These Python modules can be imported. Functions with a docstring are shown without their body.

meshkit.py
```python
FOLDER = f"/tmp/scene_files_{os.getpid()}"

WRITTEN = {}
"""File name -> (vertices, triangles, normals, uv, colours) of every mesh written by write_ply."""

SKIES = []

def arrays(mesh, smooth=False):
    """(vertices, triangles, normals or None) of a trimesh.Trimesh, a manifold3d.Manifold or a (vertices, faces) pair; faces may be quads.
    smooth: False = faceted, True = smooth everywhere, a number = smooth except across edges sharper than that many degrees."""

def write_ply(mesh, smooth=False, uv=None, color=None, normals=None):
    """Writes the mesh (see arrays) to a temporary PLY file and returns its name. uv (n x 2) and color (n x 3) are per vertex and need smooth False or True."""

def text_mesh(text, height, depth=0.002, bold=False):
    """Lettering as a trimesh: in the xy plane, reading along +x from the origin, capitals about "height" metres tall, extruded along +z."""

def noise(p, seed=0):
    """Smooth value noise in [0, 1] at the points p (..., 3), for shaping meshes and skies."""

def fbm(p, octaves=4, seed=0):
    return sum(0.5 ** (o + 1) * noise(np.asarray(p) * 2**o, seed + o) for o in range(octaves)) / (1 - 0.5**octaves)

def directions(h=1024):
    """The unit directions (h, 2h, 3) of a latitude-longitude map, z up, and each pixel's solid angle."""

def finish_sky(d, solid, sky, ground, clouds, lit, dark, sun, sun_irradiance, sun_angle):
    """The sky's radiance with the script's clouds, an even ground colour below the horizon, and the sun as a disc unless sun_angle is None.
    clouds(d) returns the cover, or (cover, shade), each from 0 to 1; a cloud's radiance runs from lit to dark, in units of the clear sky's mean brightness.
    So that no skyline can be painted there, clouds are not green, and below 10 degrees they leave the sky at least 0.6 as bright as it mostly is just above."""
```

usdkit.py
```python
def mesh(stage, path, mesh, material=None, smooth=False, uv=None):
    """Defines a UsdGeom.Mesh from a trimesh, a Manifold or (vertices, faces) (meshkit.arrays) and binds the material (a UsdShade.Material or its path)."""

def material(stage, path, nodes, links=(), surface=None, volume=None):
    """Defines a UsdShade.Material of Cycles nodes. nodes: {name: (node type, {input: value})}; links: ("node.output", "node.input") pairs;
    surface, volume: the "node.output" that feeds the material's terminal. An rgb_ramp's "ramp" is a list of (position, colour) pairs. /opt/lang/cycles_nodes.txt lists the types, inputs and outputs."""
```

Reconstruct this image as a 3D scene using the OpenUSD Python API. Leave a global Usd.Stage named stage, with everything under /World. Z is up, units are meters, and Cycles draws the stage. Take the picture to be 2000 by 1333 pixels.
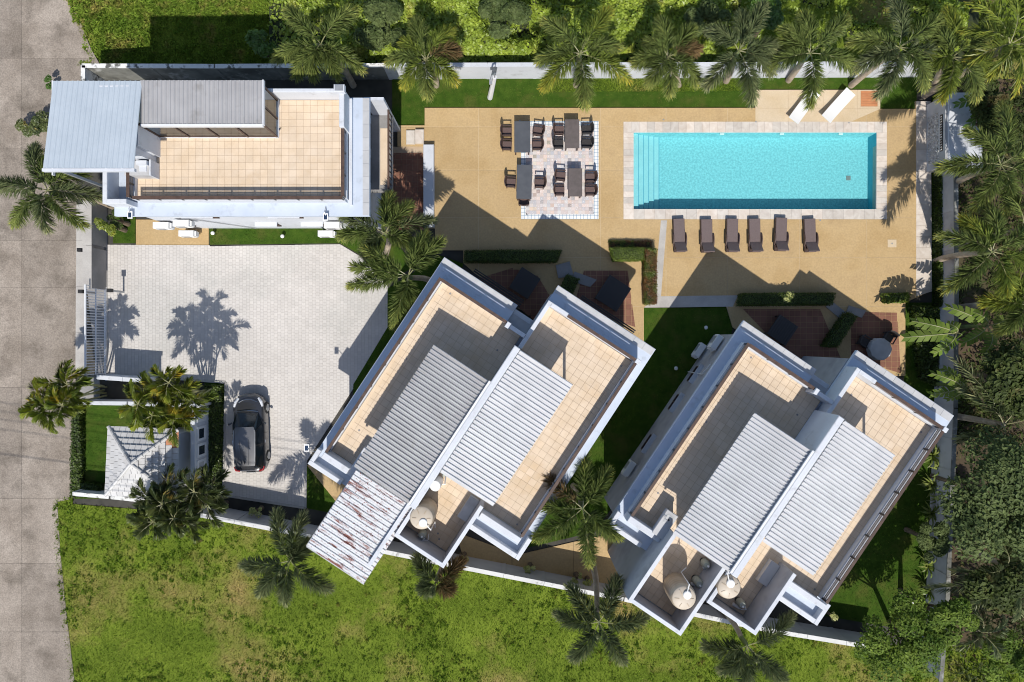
import math, random, re
import numpy as np, trimesh, usdkit, shapely
from shapely.geometry import Polygon, box as sbox, MultiPolygon, Point, LineString
from shapely import affinity
from shapely.ops import unary_union
from pxr import Usd, UsdGeom, UsdLux, UsdShade, Sdf, Gf, Vt
from meshkit import fbm, noise

stage = Usd.Stage.CreateInMemory()
UsdGeom.SetStageUpAxis(stage, 'Z'); UsdGeom.SetStageMetersPerUnit(stage, 1.0)
UsdGeom.Xform.Define(stage, '/World'); UsdGeom.Scope.Define(stage, '/World/Looks')

# ------------------------------------------------------------------ camera, sky, sun, exposure
H, S = 40.8, 34.0                         # height of the drone, pixels of the photograph per metre of ground
cam = UsdGeom.Camera.Define(stage, '/World/camera')
cam.AddTranslateOp().Set((0, 0, H))
cam.CreateFocalLengthAttr(25.0); cam.CreateHorizontalApertureAttr(50.0 * 1000 / S / H)
cam.CreateExposureAttr(0.1)
SUN_EL = math.radians(51.6)
dome = UsdLux.DomeLight.Define(stage, '/World/sky')
dome.GetPrim().SetCustomDataByKey('kind', 'structure')
skym = usdkit.material(stage, '/World/Looks/sky_air', {'s': ('sky_texture', {'sky_type': 'single_scattering', 'sun_disc': False, 'sun_elevation': SUN_EL, 'sun_rotation': math.pi, 'aerosol_density': 1.0}),
                                                   'b': ('background_shader', {'strength': 0.125})}, [('s.color', 'b.color')], surface='b.background')
UsdShade.MaterialBindingAPI.Apply(dome.GetPrim()).Bind(skym)
sun = UsdLux.DistantLight.Define(stage, '/World/sun')
sun.CreateIntensityAttr(1.15); sun.CreateAngleAttr(0.5); sun.CreateColorAttr((1.0, 0.955, 0.88))
sun.GetPrim().CreateAttribute('inputs:normalize', Sdf.ValueTypeNames.Bool).Set(True)
sun.AddRotateXOp().Set(38.4)

# ------------------------------------------------------------------ helpers
R = np.random.default_rng(7)
rnd = random.Random(11)
def P(px, py, z=0.0):
    "world x, y of a point at height z seen at this pixel of the photograph"
    k = (H - z) / H / S
    return np.array([(px - 1000) * k, (667 - py) * k])
def PP(pts, z=0.0):
    return Polygon([tuple(P(a, b, z)) for a, b in pts]).buffer(0)
used = {}
def fresh(parent, name):
    k = (parent, name); n = used.get(k, -1) + 1; used[k] = n
    return f'{parent}/{name}' + (f'_{n:03d}' if n else '')
def tag(prim, label=None, cat=None, group=None, kind=None):
    for k, v in (('label', label), ('category', cat), ('group', group), ('kind', kind)):
        if v: prim.SetCustomDataByKey(k, v)
    return prim
def thing(name, label, cat, loc=(0, 0, 0), rz=0.0, group=None, kind=None):
    x = UsdGeom.Xform.Define(stage, fresh('/World', name))
    x.AddTranslateOp().Set(Gf.Vec3d(*map(float, loc)))
    if rz: x.AddRotateZOp().Set(float(rz))
    return tag(x.GetPrim(), label, cat, group, kind)
def part(parent, name, mesh, m, smooth=False, label=None, kind=None, rv=None):
    if isinstance(mesh, B):
        if smooth is False or smooth is True: rv = np.concatenate([np.full(len(v), q) for v, q in zip(mesh.v, np.random.default_rng(len(mesh.v)).random(len(mesh.v)))]) if len(mesh.v) > 1 else np.full(len(mesh.v[0]), rnd.random())
        mesh = mesh.get()
    path = parent if isinstance(parent, str) else str(parent.GetPath())
    mm = usdkit.mesh(stage, fresh(path, name), mesh, m, smooth); p = mm.GetPrim()
    if rv is not None: UsdGeom.PrimvarsAPI(mm).CreatePrimvar('piece', Sdf.ValueTypeNames.FloatArray, 'vertex').Set(Vt.FloatArray.FromNumpy(np.asarray(rv, np.float32)))
    return tag(p, label, kind=kind)
def copy_of(src, loc, rz, label, group=None):
    d = src.GetCustomData()
    x = UsdGeom.Xform.Define(stage, fresh('/World', re.sub(r'_[0-9]{3}$', '', src.GetName())))
    x.AddTranslateOp().Set(Gf.Vec3d(*map(float, loc))); x.AddRotateZOp().Set(float(rz))
    p = x.GetPrim(); p.GetReferences().AddInternalReference(src.GetPath()); p.SetInstanceable(True)
    return tag(p, label, d['category'], group or d.get('group'))

QF = np.array([[0, 3, 2], [0, 2, 1], [4, 5, 6], [4, 6, 7], [0, 1, 5], [0, 5, 4], [1, 2, 6], [1, 6, 5], [2, 3, 7], [2, 7, 6], [3, 0, 4], [3, 4, 7]])
class B:
    "collects shapes into one mesh"
    def __init__(s): s.v, s.f, s.n = [], [], 0
    def add(s, v, f):
        v = np.asarray(v, float); s.v.append(v); s.f.append(np.asarray(f, int) + s.n); s.n += len(v); return s
    def tm(s, m): return s.add(m.vertices, m.faces)
    def hexa(s, c): return s.add(c, QF)
    def box(s, x0, x1, y0, y1, z0, z1):
        x0, x1 = sorted((x0, x1)); y0, y1 = sorted((y0, y1)); z0, z1 = sorted((z0, z1))
        return s.hexa([[x0, y0, z0], [x1, y0, z0], [x1, y1, z0], [x0, y1, z0], [x0, y0, z1], [x1, y0, z1], [x1, y1, z1], [x0, y1, z1]])
    def bev(s, x0, x1, y0, y1, z0, z1, r=0.02):
        "box with its upper edges chamfered"
        x0, x1 = sorted((x0, x1)); y0, y1 = sorted((y0, y1))
        ring = lambda a, z: [[x0 + a, y0 + a, z], [x1 - a, y0 + a, z], [x1 - a, y1 - a, z], [x0 + a, y1 - a, z]]
        v = np.array(ring(0, z0) + ring(0, z1 - r) + ring(r, z1))
        f = [[0, 3, 2], [0, 2, 1], [8, 9, 10], [8, 10, 11]]
        for b in (0, 4):
            for i in range(4):
                j = (i + 1) % 4; f += [[b + i, b + j, b + 4 + j], [b + i, b + 4 + j, b + 4 + i]]
        return s.add(v, f)
    def bar(s, p0, p1, w, h):
        "box beam between two points, w wide (level), h high"
        p0, p1 = np.asarray(p0, float), np.asarray(p1, float); d = p1 - p0; d /= np.linalg.norm(d) + 1e-12
        a = np.cross([0, 0, 1.0], d); a = a / np.linalg.norm(a) if np.linalg.norm(a) > 1e-6 else np.array([1.0, 0, 0])
        b = np.cross(d, a); a, b = a * w / 2, b * h / 2
        return s.hexa([p0 - a - b, p0 + a - b, p1 + a - b, p1 - a - b, p0 - a + b, p0 + a + b, p1 + a + b, p1 - a + b])
    def tube(s, pts, r, n=6):
        p = np.asarray(pts, float); t = np.gradient(p, axis=0); t /= np.linalg.norm(t, axis=1, keepdims=True) + 1e-12
        ref = np.array([0, 0, 1.0]) if abs(t[:, 2]).mean() < 0.8 else np.array([1.0, 0, 0])
        a = np.cross(t, ref); a /= np.linalg.norm(a, axis=1, keepdims=True) + 1e-12; b = np.cross(t, a)
        g = np.arange(n) * 2 * np.pi / n; r = np.broadcast_to(r, (len(p),))
        v = p[:, None] + r[:, None, None] * (np.cos(g)[None, :, None] * a[:, None] + np.sin(g)[None, :, None] * b[:, None])
        i, j = np.meshgrid(np.arange(len(p) - 1), np.arange(n), indexing='ij')
        q = np.stack([i * n + j, i * n + (j + 1) % n, (i + 1) * n + (j + 1) % n, (i + 1) * n + j], -1).reshape(-1, 4)
        f = [q[:, [0, 2, 1]], q[:, [0, 3, 2]]]
        m = (len(p) - 1) * n
        f.append(np.array([[0, k, k + 1] for k in range(1, n - 1)])); f.append(np.array([[m, m + k + 1, m + k] for k in range(1, n - 1)]))
        return s.add(v.reshape(-1, 3), np.vstack(f))
    def cyl(s, x, y, z0, z1, r0, r1=None, n=16): return s.tube([[x, y, z0], [x, y, z1]], [r0, r0 if r1 is None else r1], n)
    def lathe(s, prof, n=24, at=(0, 0, 0)):
        pr = np.asarray(prof, float); g = np.arange(n) * 2 * np.pi / n
        v = np.stack([pr[:, None, 0] * np.cos(g), pr[:, None, 0] * np.sin(g), np.broadcast_to(pr[:, None, 1], (len(pr), n))], -1).reshape(-1, 3) + at
        i, j = np.meshgrid(np.arange(len(pr) - 1), np.arange(n), indexing='ij')
        q = np.stack([i * n + j, i * n + (j + 1) % n, (i + 1) * n + (j + 1) % n, (i + 1) * n + j], -1).reshape(-1, 4)
        return s.add(v, np.vstack([q[:, [0, 1, 2]], q[:, [0, 2, 3]]]))
    def poly(s, pg, z0, z1):
        for g in getattr(pg, 'geoms', [pg]):
            if g.geom_type != 'Polygon' or g.area < 1e-4: continue
            m = trimesh.creation.extrude_polygon(g, z1 - z0, engine='earcut'); m.apply_translation([0, 0, z0]); s.tm(m)
        return s
    def sheet(s, pg, z):
        for g in getattr(pg, 'geoms', [pg]):
            if g.geom_type != 'Polygon' or g.area < 1e-4: continue
            v, f = trimesh.creation.triangulate_polygon(g, engine='earcut')
            s.add(np.c_[v, np.full(len(v), z)], f)
        return s
    def slab(s, pg, z0, z1):
        "convex piece: top and sides only"
        c = np.array(pg.exterior.coords)[:-1]
        if pg.exterior.is_ccw is False: c = c[::-1]
        n = len(c); v = np.vstack([np.c_[c, np.full(n, z1)], np.c_[c, np.full(n, z0)]])
        f = [[0, k, k + 1] for k in range(1, n - 1)]
        for i in range(n):
            j = (i + 1) % n; f += [[i, n + i, n + j], [i, n + j, j]]
        return s.add(v, f)
    def get(s): return (np.vstack(s.v), np.vstack(s.f))

def mat(name, c1, c2=None, scale=1.0, rough=.7, bump=0.0, bscale=40, isl=0.0, spec=.4, metal=0.0, lo=.35, hi=.65, detail=5, fine=0.0, fscale=60, trans=0.0, coat=0.0, c3=None, s3=.3, lo3=.5, hi3=.7, dist=0.0):
    "painted, mineral or leafy surface: two tones by noise, a third by coarser noise, a fine grain, tone by piece"
    nd, ln = {'geo': ('geometry', {}), 'p': ('principled_bsdf', {'roughness': rough, 'specular_ior_level': spec, 'metallic': metal, 'coat_weight': coat})}, []
    if c2 is None:
        nd['c0'] = ('color', {'value': c1}); out = 'c0.color'
    else:
        nd['n'] = ('noise_texture', {'scale': scale, 'detail': detail, 'roughness': .6, 'distortion': dist}); nd['r'] = ('rgb_ramp', {'ramp': [(lo, c1), (hi, c2)]})
        ln += [('geo.position', 'n.vector'), ('n.fac', 'r.fac')]; out = 'r.color'
    if c3 is not None:
        nd['n3'] = ('noise_texture', {'scale': s3, 'detail': 6, 'roughness': .65}); nd['m3'] = ('map_range', {'from_min': lo3, 'from_max': hi3, 'clamp': True}); nd['x3'] = ('mix_color', {'b': c3})
        ln += [('geo.position', 'n3.vector'), ('n3.fac', 'm3.value'), ('m3.result', 'x3.fac'), (out, 'x3.a')]; out = 'x3.result'
    if fine:
        nd['nf'] = ('noise_texture', {'scale': fscale, 'detail': 3, 'roughness': .7}); nd['mf'] = ('map_range', {'from_min': .25, 'from_max': .75, 'to_min': 1 - fine, 'to_max': 1 + fine}); nd['hf'] = ('hsv', {})
        ln += [('geo.position', 'nf.vector'), ('nf.fac', 'mf.value'), ('mf.result', 'hf.value'), (out, 'hf.color')]; out = 'hf.color'
    if isl:
        nd['at'] = ('attribute', {'attribute': 'piece'}); nd['mi'] = ('map_range', {'to_min': 1 - isl, 'to_max': 1 + isl}); nd['hi'] = ('hsv', {})
        ln += [('at.fac', 'mi.value'), ('mi.result', 'hi.value'), (out, 'hi.color')]; out = 'hi.color'
    ln.append((out, 'p.base_color'))
    if bump:
        nd['bn'] = ('noise_texture', {'scale': bscale, 'detail': 4, 'roughness': .6}); nd['bu'] = ('bump', {'strength': min(1.0, bump), 'distance': 0.02})
        ln += [('geo.position', 'bn.vector'), ('bn.fac', 'bu.height'), ('bu.normal', 'p.normal')]
    sf = 'p.BSDF'
    if trans:
        nd['t'] = ('translucent_bsdf', {}); nd['mx'] = ('mix_closure', {'fac': trans}); nd['tc'] = ('hsv', {'value': 1.3, 'saturation': 1.1})
        ln += [(out, 'tc.color'), ('tc.color', 't.color'), ('p.BSDF', 'mx.closure1'), ('t.BSDF', 'mx.closure2')]; sf = 'mx.closure'
    return usdkit.material(stage, '/World/Looks/' + name, nd, ln, surface=sf)

M = {}
M['concrete_road'] = mat('concrete_road', (.21, .175, .142), (.31, .265, .222), .55, .85, .3, 60, c3=(.115, .095, .075), s3=.7, lo3=.50, hi3=.78, fine=.38, fscale=14, isl=.09)
M['concrete'] = mat('concrete', (.36, .34, .32), (.46, .44, .41), .8, .8, .2, 40, fine=.12, fscale=20)
M['grey_concrete'] = mat('grey_concrete', (.20, .195, .19), (.28, .27, .265), .7, .8, .2, 40, fine=.12, fscale=20)
M['dark_ground'] = mat('dark_ground', (.035, .034, .03), (.07, .065, .055), .8, .9, .4, 30)
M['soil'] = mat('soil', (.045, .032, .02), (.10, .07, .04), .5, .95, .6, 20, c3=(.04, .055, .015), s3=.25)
M['paver'] = mat('paver', (.49, .462, .435), (.565, .535, .505), .35, .85, .25, 60, isl=.045, spec=.25, c3=(.44, .43, .405), s3=.12, fine=.08)
M['patio'] = mat('patio', (.405, .28, .135), (.475, .345, .185), .45, .8, .2, 50, spec=.25, isl=.04, c3=(.335, .225, .11), s3=.45, lo3=.52, hi3=.80, fine=.14, fscale=10)
M['pale_patio'] = mat('pale_patio', (.50, .39, .25), (.56, .46, .33), .6, .75, .2, 50, fine=.08, fscale=14)
M['travertine'] = mat('travertine', (.52, .45, .385), (.62, .56, .50), 2.2, .6, .1, 60, isl=.09, dist=1.2)
M['travertine_grey'] = mat('travertine_grey', (.46, .415, .37), (.56, .52, .47), 2.2, .6, .1, 60, isl=.09, dist=1.2)
M['roof_tile'] = mat('roof_tile', (.555, .44, .32), (.63, .515, .395), 1.3, .7, .1, 60, spec=.25, isl=.03, c3=(.54, .395, .25), s3=.5, lo3=.5, hi3=.75, fine=.05)
M['roof_tile_pale'] = mat('roof_tile_pale', (.585, .46, .33), (.65, .525, .395), 1.3, .7, .1, 60, spec=.25, isl=.03, fine=.05)
M['grout'] = mat('grout', (.36, .27, .185), (.46, .36, .26), 1.5, .9)
M['joint2'] = mat('paver_joint', (.40, .38, .355), (.46, .435, .41), 1.5, .9)
M['joint'] = mat('joint', (.50, .40, .26), (.56, .46, .32), 1.5, .9)
M['terracotta'] = mat('terracotta', (.175, .075, .048), (.235, .11, .07), 1.0, .7, .1, 50, isl=.12, fine=.1)
M['wood_deck'] = mat('wood_deck', (.42, .17, .075), (.50, .22, .10), 3, .6, .1, 60, isl=.08)
M['white'] = mat('white_render', (.50, .52, .56), (.565, .585, .625), .5, .7, .06, 30, spec=.2, c3=(.32, .32, .325), s3=1.9, lo3=.56, hi3=.86, fine=.06, fscale=18)
M['ledge'] = mat('ledge_white', (.44, .495, .585), (.50, .55, .63), .6, .7, .06, 30, spec=.2, c3=(.30, .33, .37), s3=1.7, lo3=.56, hi3=.84, fine=.03)
M['facade'] = mat('facade_shade_grey', (.34, .34, .36), (.42, .42, .43), .6, .75, .08, 30, spec=.2, c3=(.26, .26, .27), s3=.7, lo3=.5, hi3=.75)  # grey wall paint with the shade of the villa walls put into it
M['dark_mottle'] = mat('dark_mottled_wall', (.10, .10, .09), (.22, .22, .20), .9, .85, .2, 30, spec=.2, c3=(.40, .40, .38), s3=1.3, lo3=.56, hi3=.7)  # dark mottled grey with paler patches
M['white_old'] = mat('white_weathered', (.52, .52, .52), (.62, .62, .61), .8, .7, .1, 30, c3=(.20, .195, .18), s3=1.6, lo3=.56, hi3=.68)
M['white_dirty'] = mat('white_mouldy', (.62, .62, .60), (.74, .73, .71), 1.2, .8, .1, 30, c3=(.10, .10, .09), s3=2.4, lo3=.5, hi3=.6)
M['wall_grey'] = mat('wall_grey', (.40, .40, .41), (.50, .50, .51), .5, .75, .1, 30, c3=(.30, .30, .30), s3=.6, lo3=.5, hi3=.75)
M['coping'] = mat('coping_tile', (.40, .40, .405), (.47, .47, .475), 1.5, .6, .05, 40, isl=.04)
M['white_metal'] = mat('white_metal', (.60, .61, .63), (.66, .67, .69), 2, .45, spec=.5)
M['plastic_white'] = mat('plastic_white', (.72, .72, .71), rough=.45)
M['brown'] = mat('brown_rail', (.055, .034, .026), (.09, .055, .042), 4, .55)
M['rail_grey'] = mat('rail_grey', (.20, .19, .19), (.27, .26, .26), 3, .5)
M['dark'] = mat('dark_metal', (.025, .024, .024), rough=.5)
M['grey_metal'] = mat('grey_metal', (.35, .36, .37), (.42, .43, .44), 3, .4, metal=.5)
M['sheet_blue'] = mat('sheet_blue', (.42, .475, .53), (.46, .515, .57), .6, .5, spec=.4, fine=.03, fscale=4)
M['sheet_grey'] = mat('sheet_grey', (.30, .295, .30), (.36, .355, .36), .7, .5, c3=(.24, .23, .22), s3=.8, lo3=.55, hi3=.75, fine=.03)
M['sheet_zinc'] = mat('sheet_zinc', (.41, .41, .42), (.47, .47, .485), .7, .5, fine=.03)
M['sheet_white'] = mat('sheet_white', (.45, .45, .46), (.53, .53, .54), .7, .5, fine=.03)
# galvanised sheet with rust runs
M['sheet_rust'] = usdkit.material(stage, '/World/Looks/sheet_rust', {
    'g': ('texture_coordinate', {}), 'mp': ('mapping', {'scale': (.45, 2.2, 1)}), 'n': ('noise_texture', {'scale': 1.5, 'detail': 8, 'roughness': .72}),
    'r': ('map_range', {'from_min': .535, 'from_max': .60, 'clamp': True}), 'n2': ('noise_texture', {'scale': 9, 'detail': 4, 'roughness': .7}), 'r2': ('map_range', {'from_min': .58, 'from_max': .64, 'clamp': True}),
    'mxx': ('math', {'math_type': 'maximum'}), 'c': ('mix_color', {'a': (.52, .53, .55), 'b': (.15, .038, .026)}), 'p': ('principled_bsdf', {'roughness': .55, 'specular_ior_level': .4})},
    [('g.object', 'mp.vector'), ('mp.vector', 'n.vector'), ('n.fac', 'r.value'), ('g.object', 'n2.vector'), ('n2.fac', 'r2.value'), ('r.result', 'mxx.value1'), ('r2.result', 'mxx.value2'), ('mxx.value', 'c.fac'), ('c.result', 'p.base_color')], surface='p.BSDF')
M['roof_white'] = mat('roof_tile_white', (.44, .435, .435), (.52, .515, .51), 1.2, .6, .1, 40, isl=.06, c3=(.38, .36, .34), s3=.9, lo3=.56, hi3=.78, fine=.05)
M['roof_orange'] = mat('roof_tile_patch', (.42, .17, .09), (.52, .24, .13), 3, .7)
M['wicker'] = mat('wicker', (.052, .031, .027), (.085, .054, .046), 30, .55, .6, 90, isl=.10)
M['wicker_seat'] = mat('wicker_seat', (.095, .060, .055), (.125, .085, .078), 30, .6, .5, 90, isl=.08)
M['wicker_black'] = mat('wicker_black', (.028, .025, .026), (.045, .042, .042), 30, .55, .5, 90)
M['lounger_weave'] = mat('lounger_weave', (.115, .085, .082), (.145, .110, .105), 30, .55, .3, 90, isl=.05)
M['table_top'] = mat('table_top', (.075, .080, .090), (.095, .10, .11), 2, .28, spec=.5)
M['table_brown'] = mat('table_brown', (.10, .085, .08), (.125, .105, .10), 4, .4, .2, 80)
M['pool_floor'] = mat('pool_floor', (.20, .485, .535), (.25, .55, .59), 9, .6, fine=.16, fscale=9, lo=.42, hi=.58)
M['pool_wall'] = mat('pool_wall', (.06, .36, .47), (.08, .40, .51), 2, .6, fine=.08, fscale=13)  # darker teal: the shade of the unlit sides is put into it
M['pool_step'] = mat('pool_step', (.30, .55, .58), (.34, .60, .63), 2, .6, fine=.06, fscale=13)
M['pool_line'] = mat('pool_line', (.05, .28, .42), rough=.6)
M['tank'] = mat('tank_beige', (.40, .315, .22), (.47, .385, .285), 2, .5, .05, 20, c3=(.36, .27, .19), s3=1.3, lo3=.55, hi3=.8)
M['tank_top'] = mat('tank_lid', (.44, .375, .295), (.50, .435, .355), 2, .5)
M['tank_green'] = mat('vessel_green', (.27, .29, .24), (.35, .36, .31), 4, .5)
M['car_paint'] = mat('car_paint', (.065, .066, .072), rough=.28, metal=.55, coat=1.0)
M['car_roof'] = mat('car_roof', (.15, .15, .155), rough=.38, metal=.6, coat=1.0)  # lighter than the body paint: sky reflection put into the colour
M['car_glass'] = mat('car_glass', (.006, .010, .014), rough=.06, spec=.6)
M['tyre'] = mat('tyre', (.02, .02, .02), rough=.85)
M['red_lamp'] = mat('red_lamp', (.30, .012, .012), rough=.2, coat=1.0)
M['chrome'] = mat('chrome', (.72, .73, .75), rough=.2, metal=1.0)
M['lamp_glass'] = mat('lamp_glass', (.62, .64, .68), rough=.1, coat=1.0)
M['solar'] = mat('solar_panel', (.02, .035, .07), rough=.2, coat=.6)
M['pebble'] = mat('pebble', (.42, .40, .38), (.62, .60, .57), 6, .7, isl=.3)
M['trunk'] = mat('palm_trunk', (.30, .24, .18), (.42, .35, .27), 3, .85, .4, 25, fine=.15, fscale=18)
M['bark'] = mat('bark', (.10, .075, .05), (.17, .13, .09), 4, .9, .5, 25)
M['shaft'] = mat('crown_shaft', (.11, .15, .045), (.17, .21, .08), 3, .5)
M['rachis'] = mat('frond_rib', (.21, .21, .095), (.30, .29, .16), 3, .5)
def leaf(name, a, b, c3=None, **k):
    d = dict(scale=1.1, rough=.42, isl=.30, trans=.22, spec=.45, s3=.9, lo3=.52, hi3=.66); d.update(k)
    return mat(name, a, b, c3=c3, **d)
def frond_mat(name, stops):
    nd = {'at': ('attribute', {'attribute': 'piece'}), 'r': ('rgb_ramp', {'ramp': stops}), 'geo': ('geometry', {}), 'n': ('noise_texture', {'scale': 9, 'detail': 2}), 'm': ('map_range', {'from_min': .3, 'from_max': .7, 'to_min': .62, 'to_max': 1.4}), 'h': ('hsv', {}),
          'p': ('principled_bsdf', {'roughness': .40, 'specular_ior_level': .45}), 't': ('translucent_bsdf', {}), 'mx': ('mix_closure', {'fac': .22})}
    return usdkit.material(stage, '/World/Looks/' + name, nd, [('at.fac', 'r.fac'), ('geo.position', 'n.vector'), ('n.fac', 'm.value'), ('m.result', 'h.value'), ('r.color', 'h.color'), ('h.color', 'p.base_color'), ('h.color', 't.color'), ('p.BSDF', 'mx.closure1'), ('t.BSDF', 'mx.closure2')], surface='mx.closure')
M['frond'] = frond_mat('frond_green', [(0, (.105, .145, .040)), (.5, (.20, .245, .070)), (.8, (.31, .34, .095)), (1, (.42, .39, .09))])
M['frond_dark'] = frond_mat('frond_dark', [(0, (.09, .12, .05)), (.5, (.175, .205, .09)), (.85, (.30, .315, .155)), (1, (.39, .38, .19))])
M['frond_yellow'] = frond_mat('frond_yellow', [(0, (.115, .16, .032)), (.45, (.225, .275, .052)), (.75, (.36, .37, .055)), (1, (.50, .38, .055))])
M['frond_brown'] = frond_mat('frond_brown', [(0, (.10, .10, .04)), (.4, (.20, .13, .06)), (1, (.30, .20, .10))])
M['areca'] = leaf('areca_leaf', (.12, .17, .026), (.25, .28, .035), (.52, .36, .04), lo3=.56, hi3=.7)
M['areca_dark'] = leaf('areca_dark', (.060, .085, .028), (.14, .165, .050), (.40, .26, .06), lo3=.58, hi3=.7)
M['scrub'] = leaf('scrub_leaf', (.175, .25, .030), (.32, .40, .055), (.36, .33, .075), lo3=.55, hi3=.72, s3=.5)
M['bush'] = leaf('bush_leaf', (.055, .115, .018), (.10, .185, .03))
M['tree_dark'] = leaf('tree_dark_leaf', (.058, .085, .026), (.12, .155, .052), spec=.2, rough=.6)
M['tree_green'] = leaf('tree_green_leaf', (.07, .125, .016), (.15, .21, .030), spec=.2, rough=.6)
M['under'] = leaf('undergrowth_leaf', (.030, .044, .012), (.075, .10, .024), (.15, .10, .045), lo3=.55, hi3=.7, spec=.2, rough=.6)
M['banana'] = leaf('banana_leaf', (.10, .165, .022), (.18, .24, .05), rough=.6, spec=.2)
M['lily'] = leaf('lily_leaf', (.10, .155, .025), (.22, .25, .06))
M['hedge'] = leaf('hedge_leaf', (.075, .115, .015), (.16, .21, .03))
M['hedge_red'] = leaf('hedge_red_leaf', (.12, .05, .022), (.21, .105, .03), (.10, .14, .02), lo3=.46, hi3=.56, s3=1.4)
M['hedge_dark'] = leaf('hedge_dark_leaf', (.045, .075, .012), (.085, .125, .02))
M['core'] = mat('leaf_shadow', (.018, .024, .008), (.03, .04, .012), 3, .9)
M['blossom'] = leaf('pale_leaf', (.32, .36, .08), (.50, .50, .22))
M['turf'] = mat('turf', (.032, .070, .008), (.052, .096, .012), 2.2, 1.0, .8, 120, spec=.08, c3=(.085, .095, .022), s3=.6, fine=.3, fscale=45)
M['turf_blade'] = leaf('turf_blade', (.038, .084, .010), (.080, .130, .020), (.12, .125, .03), trans=.15, isl=.4, spec=.1, rough=.8)
M['field'] = mat('field', (.085, .125, .014), (.15, .20, .024), .5, 1.0, .8, 50, spec=.08, c3=(.26, .20, .075), s3=.17, lo3=.52, hi3=.70, fine=.3, fscale=14)
M['field_blade'] = leaf('field_blade', (.10, .16, .018), (.21, .285, .034), (.36, .27, .10), s3=.17, lo3=.52, hi3=.70, scale=.35, isl=.5, spec=.12, rough=.7)
M['weed'] = leaf('weed_leaf', (.12, .20, .024), (.23, .32, .045), (.32, .28, .08), lo3=.52, hi3=.68, isl=.35, spec=.2, rough=.6)
M['far_ground'] = mat('far_ground', (.06, .09, .012), (.12, .13, .03), .05, .95, c3=(.15, .11, .05), s3=.03)
M['cable'] = mat('cable', (.02, .02, .02), rough=.6)
M['pole_concrete'] = mat('pole_concrete', (.45, .44, .42), (.52, .51, .49), 2, .8)
# window glass that sun passes through
def pane(name, tint, gloss=.9):
    return usdkit.material(stage, '/World/Looks/' + name, {'f': ('fresnel', {'IOR': 1.45}), 't': ('transparent_bsdf', {'color': tint}), 'g': ('glossy_bsdf', {'roughness': .02, 'color': (gloss,) * 3}), 'm': ('mix_closure', {})},
                           [('f.fac', 'm.fac'), ('t.BSDF', 'm.closure1'), ('g.BSDF', 'm.closure2')], surface='m.closure')
M['glass'] = pane('glass', (.86, .87, .84))
M['dark_glass'] = mat('dark_glass', (.015, .02, .028), rough=.08, spec=.6)
M['water'] = usdkit.material(stage, '/World/Looks/water', {
    'geo': ('geometry', {}), 'n': ('noise_texture', {'scale': 5.5, 'detail': 4, 'roughness': .65}), 'b': ('bump', {'strength': .35, 'distance': .03}),
    'f': ('fresnel', {'IOR': 1.33}), 't': ('transparent_bsdf', {'color': (.80, .965, .975)}), 'g': ('glossy_bsdf', {'roughness': .03}), 'm': ('mix_closure', {})},
    [('geo.position', 'n.vector'), ('n.fac', 'b.height'), ('b.normal', 'f.normal'), ('b.normal', 'g.normal'), ('f.fac', 'm.fac'), ('t.BSDF', 'm.closure1'), ('g.BSDF', 'm.closure2')], surface='m.closure')
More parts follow.
